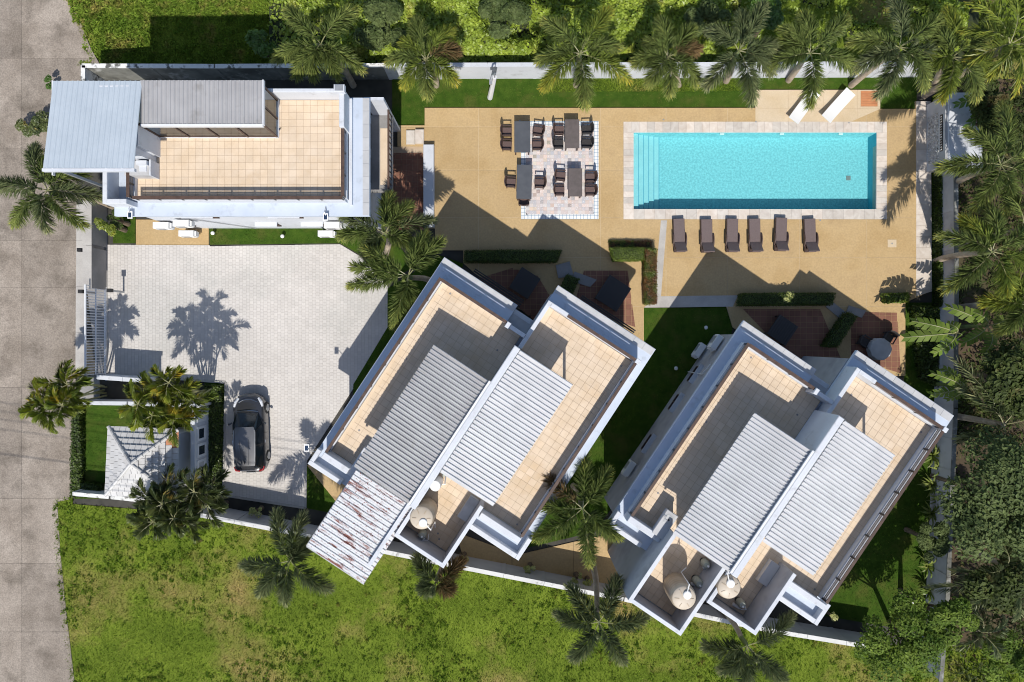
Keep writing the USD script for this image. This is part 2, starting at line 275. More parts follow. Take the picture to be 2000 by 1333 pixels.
# patchwork of printed floor tiles: one design by tile
M['mosaic'] = usdkit.material(stage, '/World/Looks/printed_tile', {
    'geo': ('geometry', {}), 'at': ('attribute', {'attribute': 'piece'}), 'r': ('rgb_ramp', {'interpolate': False, 'ramp': [(0, (.68, .65, .63)), (.17, (.70, .60, .54)), (.30, (.70, .69, .69)), (.42, (.66, .62, .61)), (.54, (.72, .65, .50)), (.60, (.72, .70, .68)), (.76, (.64, .50, .45)), (.80, (.70, .70, .71)), (.90, (.60, .62, .64)), (.95, (.44, .36, .30)), (.97, (.70, .66, .62))]}),
    'v': ('voronoi_texture', {'scale': 11, 'metric': 'manhattan', 'feature': 'f1'}), 'k': ('map_range', {'from_min': .30, 'from_max': .38, 'clamp': True}),
    'w': ('white_noise_texture', {'dimensions': '1D'}), 'q': ('rgb_ramp', {'interpolate': False, 'ramp': [(0, (.45, .36, .34)), (.3, (.30, .31, .36)), (.55, (.60, .44, .38)), (.75, (.10, .10, .12)), (.82, (.52, .48, .46))]}),
    'm5': ('math', {'math_type': 'multiply', 'value2': .6}), 'x': ('mix_color', {}), 'p': ('principled_bsdf', {'roughness': .45})},
    [('at.fac', 'r.fac'), ('geo.position', 'v.vector'), ('v.distance', 'k.value'), ('k.result', 'm5.value1'), ('m5.value', 'x.fac'), ('r.color', 'x.a'), ('at.fac', 'w.w'), ('w.value', 'q.fac'), ('q.color', 'x.b'), ('x.result', 'p.base_color')], surface='p.BSDF')
M['edge_tile'] = mat('edge_tile', (.66, .68, .70), (.74, .76, .77), 3, .45, isl=.05)
M['edge_joint'] = mat('edge_joint', (.10, .20, .30), rough=.6)

def tiles(t, region, size, z0, z1, mats, gap=.014, name='floor_tile', limit=300, joint=True, sy=None, off=(0, 0), stag=False, stuff_mat=None):
    "every tile of a floor its own piece, past the limit the rest as one part"
    sy = sy or size; x0, y0, x1, y1 = region.bounds; out = []
    j = 0; y = y0 + off[1]
    while y < y1 - .03:
        x = x0 + off[0] - (size / 2 if stag and j % 2 else 0)
        while x < x1 - .03:
            c = sbox(x + gap / 2, y + gap / 2, x + size - gap / 2, y + sy - gap / 2).intersection(region)
            for g in getattr(c, 'geoms', [c]):
                if g.geom_type == 'Polygon' and g.area > .06 * size * sy: out.append(g.simplify(.002))
            x += size
        y += sy; j += 1
    out.sort(key=lambda g: -round(g.area, 2)); rr = random.Random(3); rest = B()
    for i, g in enumerate(out):
        if not g.exterior.is_ccw: g = Polygon(list(g.exterior.coords)[::-1])
        dz = rr.uniform(-.002, .002)
        if i < limit: part(t, name, B().slab(g, z0, z1 + dz), rr.choice(mats))
        else: rest.slab(g, z0, z1 + dz)
    if rest.n: part(t, name + 's_small', rest, stuff_mat or mats[0], kind='stuff')
    return len(out)

# ------------------------------------------------------------------ the ground
def terrain(name, region, zf, m, step=.5):
    x0, y0, x1, y1 = region.bounds
    xs, ys = np.arange(x0, x1 + step, step), np.arange(y0, y1 + step, step)
    X, Y = np.meshgrid(xs, ys, indexing='ij'); v = np.stack([X, Y, zf(X, Y)], -1).reshape(-1, 3)
    n = len(ys); i, j = np.meshgrid(np.arange(len(xs) - 1), np.arange(n - 1), indexing='ij')
    q = np.stack([i * n + j, (i + 1) * n + j, (i + 1) * n + j + 1, i * n + j + 1], -1).reshape(-1, 4)
    inside = shapely.contains_xy(region, v[:, 0], v[:, 1])[q].sum(1)
    f = q[inside == 4]; f = np.vstack([f[:, [0, 1, 2]], f[:, [0, 2, 3]]])
    use = np.unique(f); back = np.full(len(v), -1); back[use] = np.arange(len(use)); bb = B().add(v[use], back[f])
    for c in q[(inside > 0) & (inside < 4)]:
        g = Polygon(v[c][:, :2]).intersection(region)
        for g in getattr(g, 'geoms', [g]):
            if g.geom_type == 'Polygon' and g.area > 1e-4:
                w, t = trimesh.creation.triangulate_polygon(g, engine='earcut'); bb.add(np.c_[w, zf(w[:, 0], w[:, 1])], t)
    p = part('/World', name, bb.get(), m, smooth=True); tag(p, kind='structure'); return p

part_ground = part('/World', 'ground', B().sheet(sbox(-400, -400, 400, 400), -1.6), M['far_ground']); tag(part_ground, kind='structure')
ROAD_E = [(138, -300), (140, 0), (158, 45), (177, 95), (196, 128), (160, 131), (150, 300), (150, 560), (148, 900), (141, 975), (112, 981), (118, 1080), (130, 1200), (146, 1333), (170, 1600)]
road_poly = Polygon([tuple(P(a, b)) for a, b in ROAD_E] + [tuple(P(-900, 1600)), tuple(P(-900, -300))]).buffer(0)
COMP = Polygon([P(150, 130), P(1860, 128), P(1852, 600), P(1845, 1260), P(1730, 1262), P(385, 1003), P(330, 1000), P(142, 985), P(148, 560)]).buffer(0)

def grass_z(x, y): return .03 * (fbm(np.stack([x * .5, y * .5, 0 * x], -1), 3, 5) - .5) - .005
south = sbox(-45, -48, 46, -8).difference(COMP.buffer(.02)).difference(road_poly.buffer(-.25)).intersection(Polygon([(-45, -48), (46, -48), (46, -17.0), (24.0, -17.4), (20.5, -16.9), (-17.2, -9.3), (-26, -9.0), (-45, -9)]))
terrain('grass_field', south, lambda x, y: grass_z(x, y) + .0, M['field'], .4)
def north_z(x, y):
    d = np.clip((x + 24.6) / 4, 0, 1) * np.clip((y - 15.25) / .8, 0, 1) * np.clip((2 - x) / 6, 0, 1)
    return -.75 * d + .06 * (fbm(np.stack([x * .4, y * .4, 0 * x], -1), 3, 9) - .5)
north = sbox(-27.5, 15.05, 46, 40).difference(road_poly.buffer(-.25)).difference(COMP)
terrain('meadow', north, north_z, M['field'], .4)
east = sbox(24.0, -48, 46, 15.1).difference(COMP.buffer(-.1)).difference(south)
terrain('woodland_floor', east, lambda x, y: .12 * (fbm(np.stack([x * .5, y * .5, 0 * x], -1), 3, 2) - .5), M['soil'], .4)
p = part('/World', 'yard_base', B().poly(COMP.difference(PP([(1225, 250), (1722, 250), (1722, 422), (1225, 422)])), -1.5, -.03), M['dark_ground']); tag(p, kind='structure')

# road: concrete slabs with open joints
rd = thing('road', None, None, kind='structure')
part(rd, 'road_bed', B().sheet(road_poly, -.012), M['dark_ground'])
def cutpoly(pg, xs, ys, gap, t, name, m, z0, z1):
    for i in range(len(xs) - 1):
        for j in range(len(ys) - 1):
            c = pg.intersection(sbox(xs[i] + gap, ys[j] + gap, xs[i + 1] - gap, ys[j + 1] - gap))
            for g in getattr(c, 'geoms', [c]):
                if g.geom_type == 'Polygon' and g.area > .02: part(t, name, B().poly(g, z0, z1 + rnd.uniform(-.003, .003)), m)
wx = lambda px: (px - 1000) / S
wy = lambda py: (667 - py) / S
cutpoly(road_poly, [wx(-900), wx(-230), wx(-95), wx(43), wx(260)], sorted(wy(v) for v in (-300, -60, 115, 292, 471, 562, 757, 975, 1101, 1235, 1600)), .006, rd, 'road_slab', M['concrete_road'], -.01, .022)

# ------------------------------------------------------------------ driveway of small pavers
DRIVE = PP([(209, 479), (410, 480), (410, 482), (664, 478), (704, 502), (757, 560), (757, 640), (690, 760), (600, 900), (597, 993), (436, 968), (441, 748), (209, 731)])
dw = thing('driveway', None, None, kind='structure')
part(dw, 'paver_bed', B().sheet(DRIVE, .004), M['joint2'])
shapely.prepare(DRIVE); DRIVEP = DRIVE; pv = B(); x0, y0, x1, y1 = DRIVE.bounds
for k in range(int((x1 - x0) / .2) + 1):
    xa = x0 + k * .2; n = int((y1 - y0) / .1); o = (k % 2) * .1
    for y in np.arange(y0 - o, y1, .2):
        c = sbox(xa + .004, y + .004, xa + .196, y + .196)
        if not DRIVEP.contains(c): c = c.intersection(DRIVE)
        if c.geom_type == 'Polygon' and c.area > .003: pv.slab(c, -.004, .016 + rnd.uniform(-.002, .002))
part(dw, 'pavers', pv, M['paver'], kind='stuff')
kb = B()
ex = [P(a, b) for a, b in [(209, 479), (209, 731), (441, 748), (436, 968), (597, 993), (598, 900)]]
for a, b in zip(ex[:-1], ex[1:]): kb.bar([*a, .02], [*b, .02], .12, .09)
part(dw, 'kerb', kb, M['concrete'])

# ------------------------------------------------------------------ lawns
lawn_n = 0
def lawn(pts, z=.02, blades=900):
    global lawn_n
    pg = PP(pts)
    p = part('/World', 'lawn', B().poly(pg, -.02, z), M['turf']); tag(p, kind='structure')
    n = int(pg.area * blades / 4)
    scatter_blades(pg, n, z, .045, .013, M['turf_blade'], 'lawn_grass')
def scatter_blades(pg, n, zf, h, w, m, name, top=None):
    x0, y0, x1, y1 = pg.bounds; need = int(n * (x1 - x0) * (y1 - y0) / max(pg.area, .01))
    xy = R.uniform((x0, y0), (x1, y1), (need, 2)); xy = xy[shapely.contains_xy(pg, xy[:, 0], xy[:, 1])]
    n = len(xy); a = R.uniform(0, 2 * np.pi, n); hh = h * R.uniform(.5, 1.4, n); ww = w * R.uniform(.7, 1.4, n)
    z = zf(xy[:, 0], xy[:, 1]) if callable(zf) else np.full(n, zf)
    base = np.c_[xy, z]; s = np.c_[np.cos(a), np.sin(a), 0 * a]; l = a + R.uniform(.8, 2.3, n); ld = np.c_[np.cos(l), np.sin(l), 0 * a]
    lean = R.uniform(.3, 1.3, n)[:, None]
    tip = base + ld * hh[:, None] * lean + np.c_[0 * a, 0 * a, hh]
    v = np.stack([base - s * ww[:, None], base + s * ww[:, None], tip], 1).reshape(-1, 3)
    p = part('/World', name, (v, np.arange(3 * n).reshape(-1, 3)), m, rv=np.repeat(R.random(n), 3)); tag(p, kind='stuff'); return p
lawn([(766, 152), (1473, 150), (1473, 212), (830, 212), (830, 246), (766, 246)])
rough = PP([(1062, 150), (1470, 150), (1470, 179), (1062, 181)]); scatter_blades(rough, 9000, .02, .10, .016, M['field_blade'], 'rough_grass')
lawn([(1473, 150), (1790, 148), (1790, 214), (1718, 214), (1718, 177), (1473, 177)])
lawn([(1257, 603), (1440, 600), (1420, 690), (1160, 1040), (1010, 1075), (1240, 720)])
lawn([(221, 392), (265, 392), (265, 476), (221, 476)])
lawn([(409, 444), (700, 440), (770, 470), (810, 520), (757, 556), (704, 499), (664, 476), (410, 479)])
lawn([(860, 500), (905, 516), (880, 600), (690, 800), (690, 752), (757, 640), (757, 565)])
lawn([(150, 788), (392, 792), (392, 975), (146, 975)])
lawn([(440, 750), (436, 966), (400, 966), (400, 748)])
lawn([(597, 905), (660, 985), (660, 1005), (597, 993)])
lawn([(1766, 592), (1822, 592), (1822, 830), (1828, 1000), (1822, 1240), (1560, 1195), (1700, 900), (1766, 760)])
lawn([(1820, 190), (1838, 190), (1836, 1230), (1822, 1230)])
sf = south.intersection(sbox(-27, -22, 30, 0))
scatter_blades(sf, 95000, lambda x, y: grass_z(x, y) - .01, .12, .017, M['field_blade'], 'field_grass')
nf = north.intersection(sbox(-27, 15, -11, 23))
def weeds(pg, n, zf, rad, m, name, dens=None):
    x0, y0, x1, y1 = pg.bounds; c = R.uniform((x0, y0), (x1, y1), (n, 2)); c = c[shapely.contains_xy(pg, c[:, 0], c[:, 1])]
    k = fbm(np.c_[c * .35, np.zeros(len(c))], 3, 55); c = c[R.random(len(c)) < np.clip((k - .42) * 5, .06, 1)]
    nb = 9; b = np.repeat(c, nb, 0); n = len(b); a = R.uniform(0, 6.28, n); L = rad * np.repeat(R.uniform(.5, 1.6, len(c)), nb) * R.uniform(.6, 1.2, n); d = np.c_[np.cos(a), np.sin(a)]; s = np.c_[-d[:, 1], d[:, 0]]
    z0 = zf(b[:, 0], b[:, 1]); w = L * .16; p0 = np.c_[b + d * .01, z0]; pm = np.c_[b + d * (L * .5)[:, None], z0 + L * .5]; pe = np.c_[b + d * L[:, None], z0 + L * .35]
    sw = np.c_[s * w[:, None], 0 * w]; v = np.stack([p0, pm - sw, pe, pm + sw], 1).reshape(-1, 3)
    tag(part('/World', name, (v, (np.arange(n)[:, None, None] * 4 + np.array([[0, 1, 2], [0, 2, 3]])).reshape(-1, 3)), m, rv=np.repeat(R.random(n), 4)), kind='stuff')
weeds(sf, 9000, lambda x, y: grass_z(x, y), .13, M['weed'], 'field_weeds')
weeds(nf, 9000, lambda x, y: north_z(x, y), .17, M['weed'], 'meadow_weeds')
scatter_blades(nf, 30000, lambda x, y: north_z(x, y) - .01, .13, .020, M['field_blade'], 'meadow_grass')

# ------------------------------------------------------------------ patio, pool, printed tiles
PAT = PP([(830, 213), (1474, 213), (1474, 178), (1717, 178), (1717, 215), (1786, 215), (1786, 200), (1812, 200), (1815, 570), (1766, 592), (1766, 735), (1690, 735), (1560, 735), (1430, 640), (1418, 600), (1257, 602), (1257, 668), (1120, 640), (1000, 600), (905, 515), (905, 490), (850, 490), (850, 447), (829, 447), (829, 288), (777, 288), (777, 247), (830, 247)])
COP, MOS = PP([(1217, 240), (1730, 240), (1730, 430), (1217, 430)]), PP([(1017, 238), (1169, 238), (1169, 430), (1017, 430)])
POOL = PP([(1237, 261), (1710, 261), (1709, 410), (1237, 409)])
PALE = PP([(1474, 178), (1717, 178), (1717, 215), (1660, 240), (1474, 240)])
EDGE = PP([(1787, 200), (1815, 200), (1818, 570), (1787, 580)])
WOOD = PP([(1679, 180), (1712, 180), (1712, 210), (1679, 210)])
pt = thing('patio', None, None, kind='structure')
part(pt, 'patio_bed', B().poly(PAT.difference(COP), -.02, .108), M['joint'])
tan = PAT.difference(unary_union([COP, MOS, PALE, EDGE]))
cutpoly(tan, [wx(v) for v in (760, 935, 1172, 1300, 1420, 1560, 1690, 1830)], sorted(wy(v) for v in (170, 250, 334, 426, 505, 600, 760)), .010, pt, 'patio_slab', M['patio'], .095, .12)
cutpoly(PALE.difference(WOOD.buffer(.01)), [wx(v) for v in (1470, 1538, 1606, 1672, 1720)], sorted(wy(v) for v in (170, 215, 245)), .006, pt, 'pale_slab', M['pale_patio'], .095, .122)
cutpoly(EDGE, [wx(1780), wx(1830)], [wy(590) + .62 * k for k in range(20)], .006, pt, 'edge_slab', M['travertine'], .095, .124)
for k in range(6):
    xx0, yy0 = P(1679, 210); part(pt, 'deck_plank', B().box(xx0 + .01, xx0 + .96, yy0 + .148 * k, yy0 + .148 * k + .138, .095, .125), M['wood_deck'])
strip = B()
for q in ([(1290, 432), (1302, 432), (1290, 580), (1276, 580)], [(1280, 580), (1440, 578), (1430, 600), (1257, 602)]): strip.poly(PP(q).difference(COP), .1225, .1265)
part(pt, 'pale_strip', strip, M['concrete'])
for q in ([(935, 545), (1000, 525), (1050, 540), (1080, 590), (1060, 640), (1010, 600)], [(1140, 530), (1225, 530), (1240, 640), (1120, 600)], [(1450, 605), (1600, 605), (1640, 700), (1560, 720)], [(1660, 610), (1750, 612), (1757, 730), (1660, 700)]):
    tiles(pt, PP(q), .33, .1225, .130, [M['terracotta']], name='terracotta_tile', limit=20)
for q in ([(1085, 520), (1112, 512), (1120, 540), (1090, 545)], [(1122, 532), (1165, 548), (1152, 562), (1112, 550)], [(1610, 600), (1622, 590), (1650, 612), (1636, 622)], [(1655, 598), (1688, 608), (1680, 622), (1650, 612)]):
    part(pt, 'step_slab', B().poly(PP(q), .1225, .21), M['grey_concrete'])
for q in [(1015, 238), (1740, 477), (1600, 432), (1475, 240), (1656, 242), (1295, 236)]:
    c = P(*q); part(pt, 'floor_light', B().cyl(*c, .1205, .135, .045, n=10), M['grey_metal'])
c = P(1740, 477); part(pt, 'access_cover', B().box(c[0] - .25, c[0] + .25, c[1] - .22, c[1] + .22, .12, .131), M['pale_patio'])

po = thing('swimming_pool', 'long turquoise swimming pool with steps at its left end', 'swimming pool', (*P(1473, 335), 0))
ox, oy = P(1473, 335)
def sh(pg): return affinity.translate(pg, -ox, -oy)
DEP = -.88
pb = sh(POOL).bounds
part(po, 'coping_bed', B().poly(sh(COP).difference(sh(POOL).buffer(.005)), -.3, .095), M['concrete'])
part(po, 'pool_bottom', B().box(pb[0] - .1, pb[2] + .1, pb[1] - .1, pb[3] + .1, DEP - .1, DEP), M['pool_floor'])
for nm, a in (('north', (pb[0] - .1, pb[2] + .1, pb[3], pb[3] + .12)), ('south', (pb[0] - .1, pb[2] + .1, pb[1] - .12, pb[1])), ('east', (pb[2], pb[2] + .12, pb[1], pb[3])), ('west', (pb[0] - .12, pb[0], pb[1], pb[3]))):
    part(po, 'pool_wall', B().box(*a, DEP + .001, .094), M['pool_floor'] if nm == 'north' else M['pool_wall'])  # north wall gets the lit tone, the other three the shaded teal
for k in range(5):
    w = .33 * (k + 1); zt = .0 - .16 * (k + 1)
    part(po, 'pool_step', B().box(pb[0] + .33 * k + .003 + .0, pb[0] + w, pb[1] + .003, pb[3] - .003, DEP + .002, zt), M['pool_step'])
    part(po, 'step_edge', B().box(pb[0] + w - .03, pb[0] + w + .002, pb[1] + .004, pb[3] - .004, zt - .03, zt + .004), M['pool_line'])
part(po, 'water', B().sheet(sh(POOL).buffer(-.002), .03), M['water'])
dx, dy = P(1671, 342) - (ox, oy); part(po, 'drain_grate', B().box(dx - .13, dx + .13, dy - .13, dy + .13, DEP, DEP + .02), M['grey_concrete'])
for q in (1410, 1527, 1642):
    dx, dy = P(q, 262.5) - (ox, oy); part(po, 'pool_light', B().box(dx - .12, dx + .12, dy - .05, dy + .03, -.05, .026), M['plastic_white'])
cop = sh(COP).difference(sh(POOL).buffer(.002)); cb = cop.bounds
for a, (ca, cbx) in enumerate(((sbox(cb[0], pb[3], cb[2], cb[3]), .45), (sbox(cb[0], cb[1], cb[2], pb[1]), .6))):
    g = cop.intersection(ca).buffer(-.001)
    tiles(po, g, cbx, .095, .126, [M['travertine'], M['travertine_grey']], .008, 'coping_paver', 120, sy=.62)
for xa, xb in ((cb[0], pb[0]), (pb[2], cb[2])):
    tiles(po, cop.intersection(sbox(xa, pb[1], xb, pb[3])).buffer(-.001), .8, .095, .126, [M['travertine'], M['travertine_grey']], .008, 'coping_paver', 120, sy=.34)

tp = thing('tile_terrace', 'patchwork of printed tiles with a pale border under the dining sets', 'tile floor', (0, 0, 0))
tiles(tp, MOS.buffer(-.30, join_style=2), .2, .095, .1225, [M['mosaic']], .005, 'printed_tile', 0)
bd = MOS.buffer(-.012, join_style=2).difference(MOS.buffer(-.29, join_style=2))
part(tp, 'border_bed', B().poly(bd, .095, .112), M['edge_joint'])
tiles(tp, bd, .2, .112, .124, [M['edge_tile']], .022, 'border_tile', 140)

# front patio of the gate house: red tiles, pale plinth, steps, low white wall
fp = thing('terracotta_patio', None, None, kind='structure')
part(fp, 'patio_bed', B().poly(PP([(762, 288), (829, 288), (829, 450), (762, 450)]), -.02, .03), M['grout'])
tiles(fp, PP([(763, 300), (828, 300), (828, 450), (763, 450)]), .31, .03, .045, [M['terracotta']], name='terracotta_tile', limit=120)
t = thing('garden_step', 'pair of pale stone steps up from the red patio to the poolside patio', 'steps', (*P(812, 271), .12))
part(t, 'tread', B().bev(-.52, -.02, -.4, .4, 0, .12), M['travertine_grey']); part(t, 'tread', B().bev(0, .5, -.38, .42, 0, .22), M['travertine'])
t = thing('low_wall', 'low white wall between the red patio and the tan poolside patio', 'wall', (*P(839, 367), 0))
part(t, 'wall_block', B().bev(-.3, .3, -2.33, 2.33, -.02, .55, .03), M['white'])
# yards at the back
yd = thing('back_yard', None, None, kind='structure')
cutpoly(PP([(890, 1040), (1010, 1085), (1160, 1050), (1240, 1040), (1300, 1180), (1215, 1150), (905, 1090)]), [wx(v) for v in (880, 1000, 1120, 1310)], [wy(1210), wy(1030)], .01, yd, 'yard_slab', M['patio'], -.03, .03)
cutpoly(PP([(600, 910), (640, 905), (700, 980), (700, 1020), (660, 985)]), [wx(590), wx(710)], [wy(1030), wy(900)], .01, yd, 'yard_slab', M['patio'], -.03, .034)
cutpoly(PP([(266, 430), (408, 430), (408, 479), (266, 479)]), [wx(260), wx(410)], [wy(480), wy(425)], .005, yd, 'yard_slab', M['patio'], -.03, .03)
cutpoly(PP([(348, 835), (374, 835), (372, 975), (346, 975)]), [wx(340), wx(380)], [wy(980), wy(905), wy(830)], .005, yd, 'yard_slab', M['grey_concrete'], -.03, .03)
cutpoly(PP([(166, 735), (195, 735), (195, 786), (150, 786)]), [wx(140), wx(200)], [wy(790), wy(730)], .005, yd, 'yard_slab', M['grey_concrete'], -.03, .03)
cutpoly(PP([(150, 400), (172, 400), (166, 735), (148, 735)]), [wx(140), wx(180)], sorted(wy(v) for v in (395, 470, 560, 650, 740)), .006, yd, 'pavement_slab', M['concrete'], -.03, .035)
cutpoly(PP([(178, 400), (208, 400), (208, 735), (190, 735), (170, 560)]), [wx(160), wx(215)], sorted(wy(v) for v in (395, 560, 740)), .006, yd, 'gateway_slab', M['grey_concrete'], -.03, .028)
# ------------------------------------------------------------------ boundary walls
def wall_run(name, label, pts, h, th, m, mtop, panel=3.0, side=None, post=True):
    "rendered garden wall: panels, posts and a coping"
    t = thing(name, label, 'wall', (*np.mean(pts, 0), 0)); o = np.array([*np.mean(pts, 0), 0])
    for a, b in zip(pts[:-1], pts[1:]):
        a, b = np.r_[a, 0] - o, np.r_[b, 0] - o; L = np.linalg.norm(b - a); n = max(1, round(L / panel))
        for i in range(n):
            p, q = a + (b - a) * i / n, a + (b - a) * (i + 1) / n; e = (b - a) / L * .09
            if i == 0: p = p - e * .9
            part(t, 'wall_panel', B().bar(p + e + [0, 0, h / 2 - .4], q - e + [0, 0, h / 2 - .4], th, h + .8), m)
            part(t, 'wall_post', B().box(p[0] - .1, p[0] + .1, p[1] - .1, p[1] + .1, -.8, h - .02), m)
            part(t, 'wall_coping', B().bar(p + e * .12 + [0, 0, h + .025], q - e * .12 + [0, 0, h + .025], th + .07, .05), mtop)
    return t
W = lambda pts, z: [P(a, b, z) for a, b in pts]
wall_run('boundary_wall', 'long white garden wall behind the poolside lawn, in front of the green scrub', W([(755, 128), (1050, 127), (1450, 126), (1832, 124)], 1.9), 1.85, .16, M['white'], M['white'])
wall_run('boundary_wall', 'weathered white wall behind the gate house, stained dark along its top', W([(162, 129), (420, 130), (753, 128)], 1.9), 1.85, .16, M['dark_mottle'], M['white_dirty'])
wall_run('boundary_wall', 'grey concrete wall between the garden and the dark jungle', W([(1866, 180), (1869, 560), (1867, 800), (1859, 985), (1850, 1200), (1838, 1333)], 1.9), 1.85, .16, M['facade'], M['dark_mottle'], 2.0)
wall_run('boundary_wall', 'white topped garden wall along the foot of both villas beside the grass field', W([(385, 1006), (530, 1034), (905, 1110), (1220, 1172), (1500, 1232), (1730, 1270)], 1.9), 1.85, .16, M['wall_grey'], M['white_old'], 2.4)
wall_run('boundary_wall', 'short pale wall beside the road north of the sliding gate', [P(170, 395, 1.6), P(170, 566, 1.6)], 1.55, .42, M['grey_concrete'], M['concrete'], 2.5)
wall_run('boundary_wall', 'thin white wall between the sliding gate and the yellow palms', [P(193, 738, 1.9), P(285, 745, 1.9)], 1.85, .16, M['white'], M['white'], 1.4)
wall_run('boundary_wall', 'white wall along the north side of the hut lawn', [P(150, 788, 1.9), P(250, 789, 1.9), P(392, 794, 1.9)], 1.85, .14, M['wall_grey'], M['white'], 2.0)
wall_run('boundary_wall', 'low dark stained wall south of the tiled hut', [P(146, 966, 1.3), P(215, 972, 1.3), P(335, 985, 1.3)], 1.25, .14, M['wall_grey'], M['white_dirty'], 2.0)
wall_run('boundary_wall', 'short wall return from the road to the light blue canopy', [P(162, 131, 1.9), P(161, 240, 1.9)], 1.85, .16, M['white_dirty'], M['white_dirty'], 2.0)

# sliding gate of upright bars
gx = -792 / S; gy0, gy1 = wy(731), wy(562)
t = thing('sliding_gate', 'white sliding gate of many upright bars between road and driveway', 'gate', (gx, (gy0 + gy1) / 2, 0)); L = (gy1 - gy0) / 2
part(t, 'top_rail', B().box(-.04, .04, -L, L, 1.98, 2.06), M['white_metal']); part(t, 'bottom_rail', B().box(-.05, .05, -L, L, .06, .16), M['white_metal'])
part(t, 'middle_rail', B().box(-.03, .03, -L, L, 1.02, 1.07), M['white_metal'])
for k in range(33):
    y = -L + .03 + k * (2 * L - .06) / 32; part(t, 'bar', B().box(-.018, .018, y - .022, y + .022, .16, 1.98), M['white_metal'])
part(t, 'track', B().box(-.06, .06, -L - .4, L + .4, .0, .045), M['grey_metal'])
for q, lb in (((155, 489), 'small dark gate lamp on the pale roadside wall'), ((157, 570), 'dark gate lamp at the north end of the sliding gate'), ((213, 568), 'dark gate motor beside the paved driveway'), ((160, 738), 'dark gate lamp at the south end of the sliding gate')):
    c = P(*q, 1.5); t = thing('gate_lamp' if 'lamp' in lb else 'gate_motor', lb, 'lamp' if 'lamp' in lb else 'gate motor', (*c, 0))
    part(t, 'post', B().box(-.05, .05, -.05, .05, 0, 1.3), M['grey_metal']); part(t, 'housing', B().bev(-.13, .13, -.10, .10, 1.3, 1.55, .03), M['dark'])

# ------------------------------------------------------------------ corrugated roofing: sheets with trapezoid ribs
def rib_sheet(x0, x1, y0, y1, zf, along='x', pitch=.19, hgt=.036, t=None, m=None, cover=4, name='roof_sheet', lift=0.0):
    "ribs run along one axis; each sheet carries a few ribs and is a part"
    a0, a1 = (y0, y1) if along == 'x' else (x0, x1)
    n = int(round((a1 - a0) / pitch)); k = 0
    while k < n:
        m_ = min(cover, n - k); prof = []
        for r in range(m_):
            s0 = a0 + (k + r) * (a1 - a0) / n; w = (a1 - a0) / n
            prof += [(s0, 0), (s0 + w * .52, 0), (s0 + w * .66, hgt), (s0 + w * .86, hgt)]
        prof.append((a0 + (k + m_) * (a1 - a0) / n, 0)); pr = np.array(prof)
        if along == 'x': e0, e1 = np.c_[np.full(len(pr), x0), pr[:, 0], pr[:, 1]], np.c_[np.full(len(pr), x1), pr[:, 0], pr[:, 1]]
        else: e0, e1 = np.c_[pr[:, 0], np.full(len(pr), y0), pr[:, 1]], np.c_[pr[:, 0], np.full(len(pr), y1), pr[:, 1]]
        v = np.vstack([e0, e1]); L = len(pr)
        dz = .004 * ((k // cover) % 2) + lift
        v[:, 2] += zf(v[:, 0], v[:, 1]) + dz
        lo = v.copy(); lo[:, 2] -= .012; v = np.vstack([v, lo]); f = []
        for i in range(L - 1):
            f += [[i, i + L, i + L + 1], [i, i + L + 1, i + 1]] if along == 'x' else [[i, i + 1, i + L + 1], [i, i + L + 1, i + L]]
        f = np.array(f); f = f[:, ::-1] if along == 'x' else f[:, ::-1]
        if np.cross(v[f[0, 1]] - v[f[0, 0]], v[f[0, 2]] - v[f[0, 0]])[2] < 0: f = f[:, ::-1]
        f = np.vstack([f, f[:, ::-1] + 2 * L])
        for i in range(L - 1):
            for b in (0, L): f = np.vstack([f, [[b + i, b + i + 1, b + i + 1 + 2 * L], [b + i, b + i + 1 + 2 * L, b + i + 2 * L]]])
        part(t, name, B().add(v, f), m); k += m_

def railing(t, p0, p1, z, posts=1.25, base=True, h=1.0, cap=.15, caps='brown', th=.14):
    "solid foot, thin bar, deep top board; open slots between"
    p0, p1 = np.array([*p0, 0.]), np.array([*p1, 0.]); at = lambda h: [0, 0, z + h]
    if base: part(t, 'parapet', B().bar(p0 + at(.26), p1 + at(.26), th, .56), M['white'])
    for hb, th_ in ((.64, .075), (.785, .09)): part(t, 'rail_bar', B().bar(p0 + at(hb), p1 + at(hb), .045, th_), M['rail_grey'])
    part(t, 'hand_rail', B().bar(p0 + at(1.04), p1 + at(1.04), cap, .05), M['brown'])
    part(t, 'rail_strip', B().bar(p0 + at(.975), p1 + at(.975), .05, .06), M['white_metal'])
    L = np.linalg.norm(p1 - p0); n = max(1, round(L / posts)); u = (p1 - p0) / L
    for i in range(n + 1):
        q = p0 + u * min(max(.06, L * i / n), L - .06)
        part(t, 'rail_post', B().box(q[0] - .04, q[0] + .04, q[1] - .04, q[1] + .04, z + .45, z + 1.01), M['dark'])

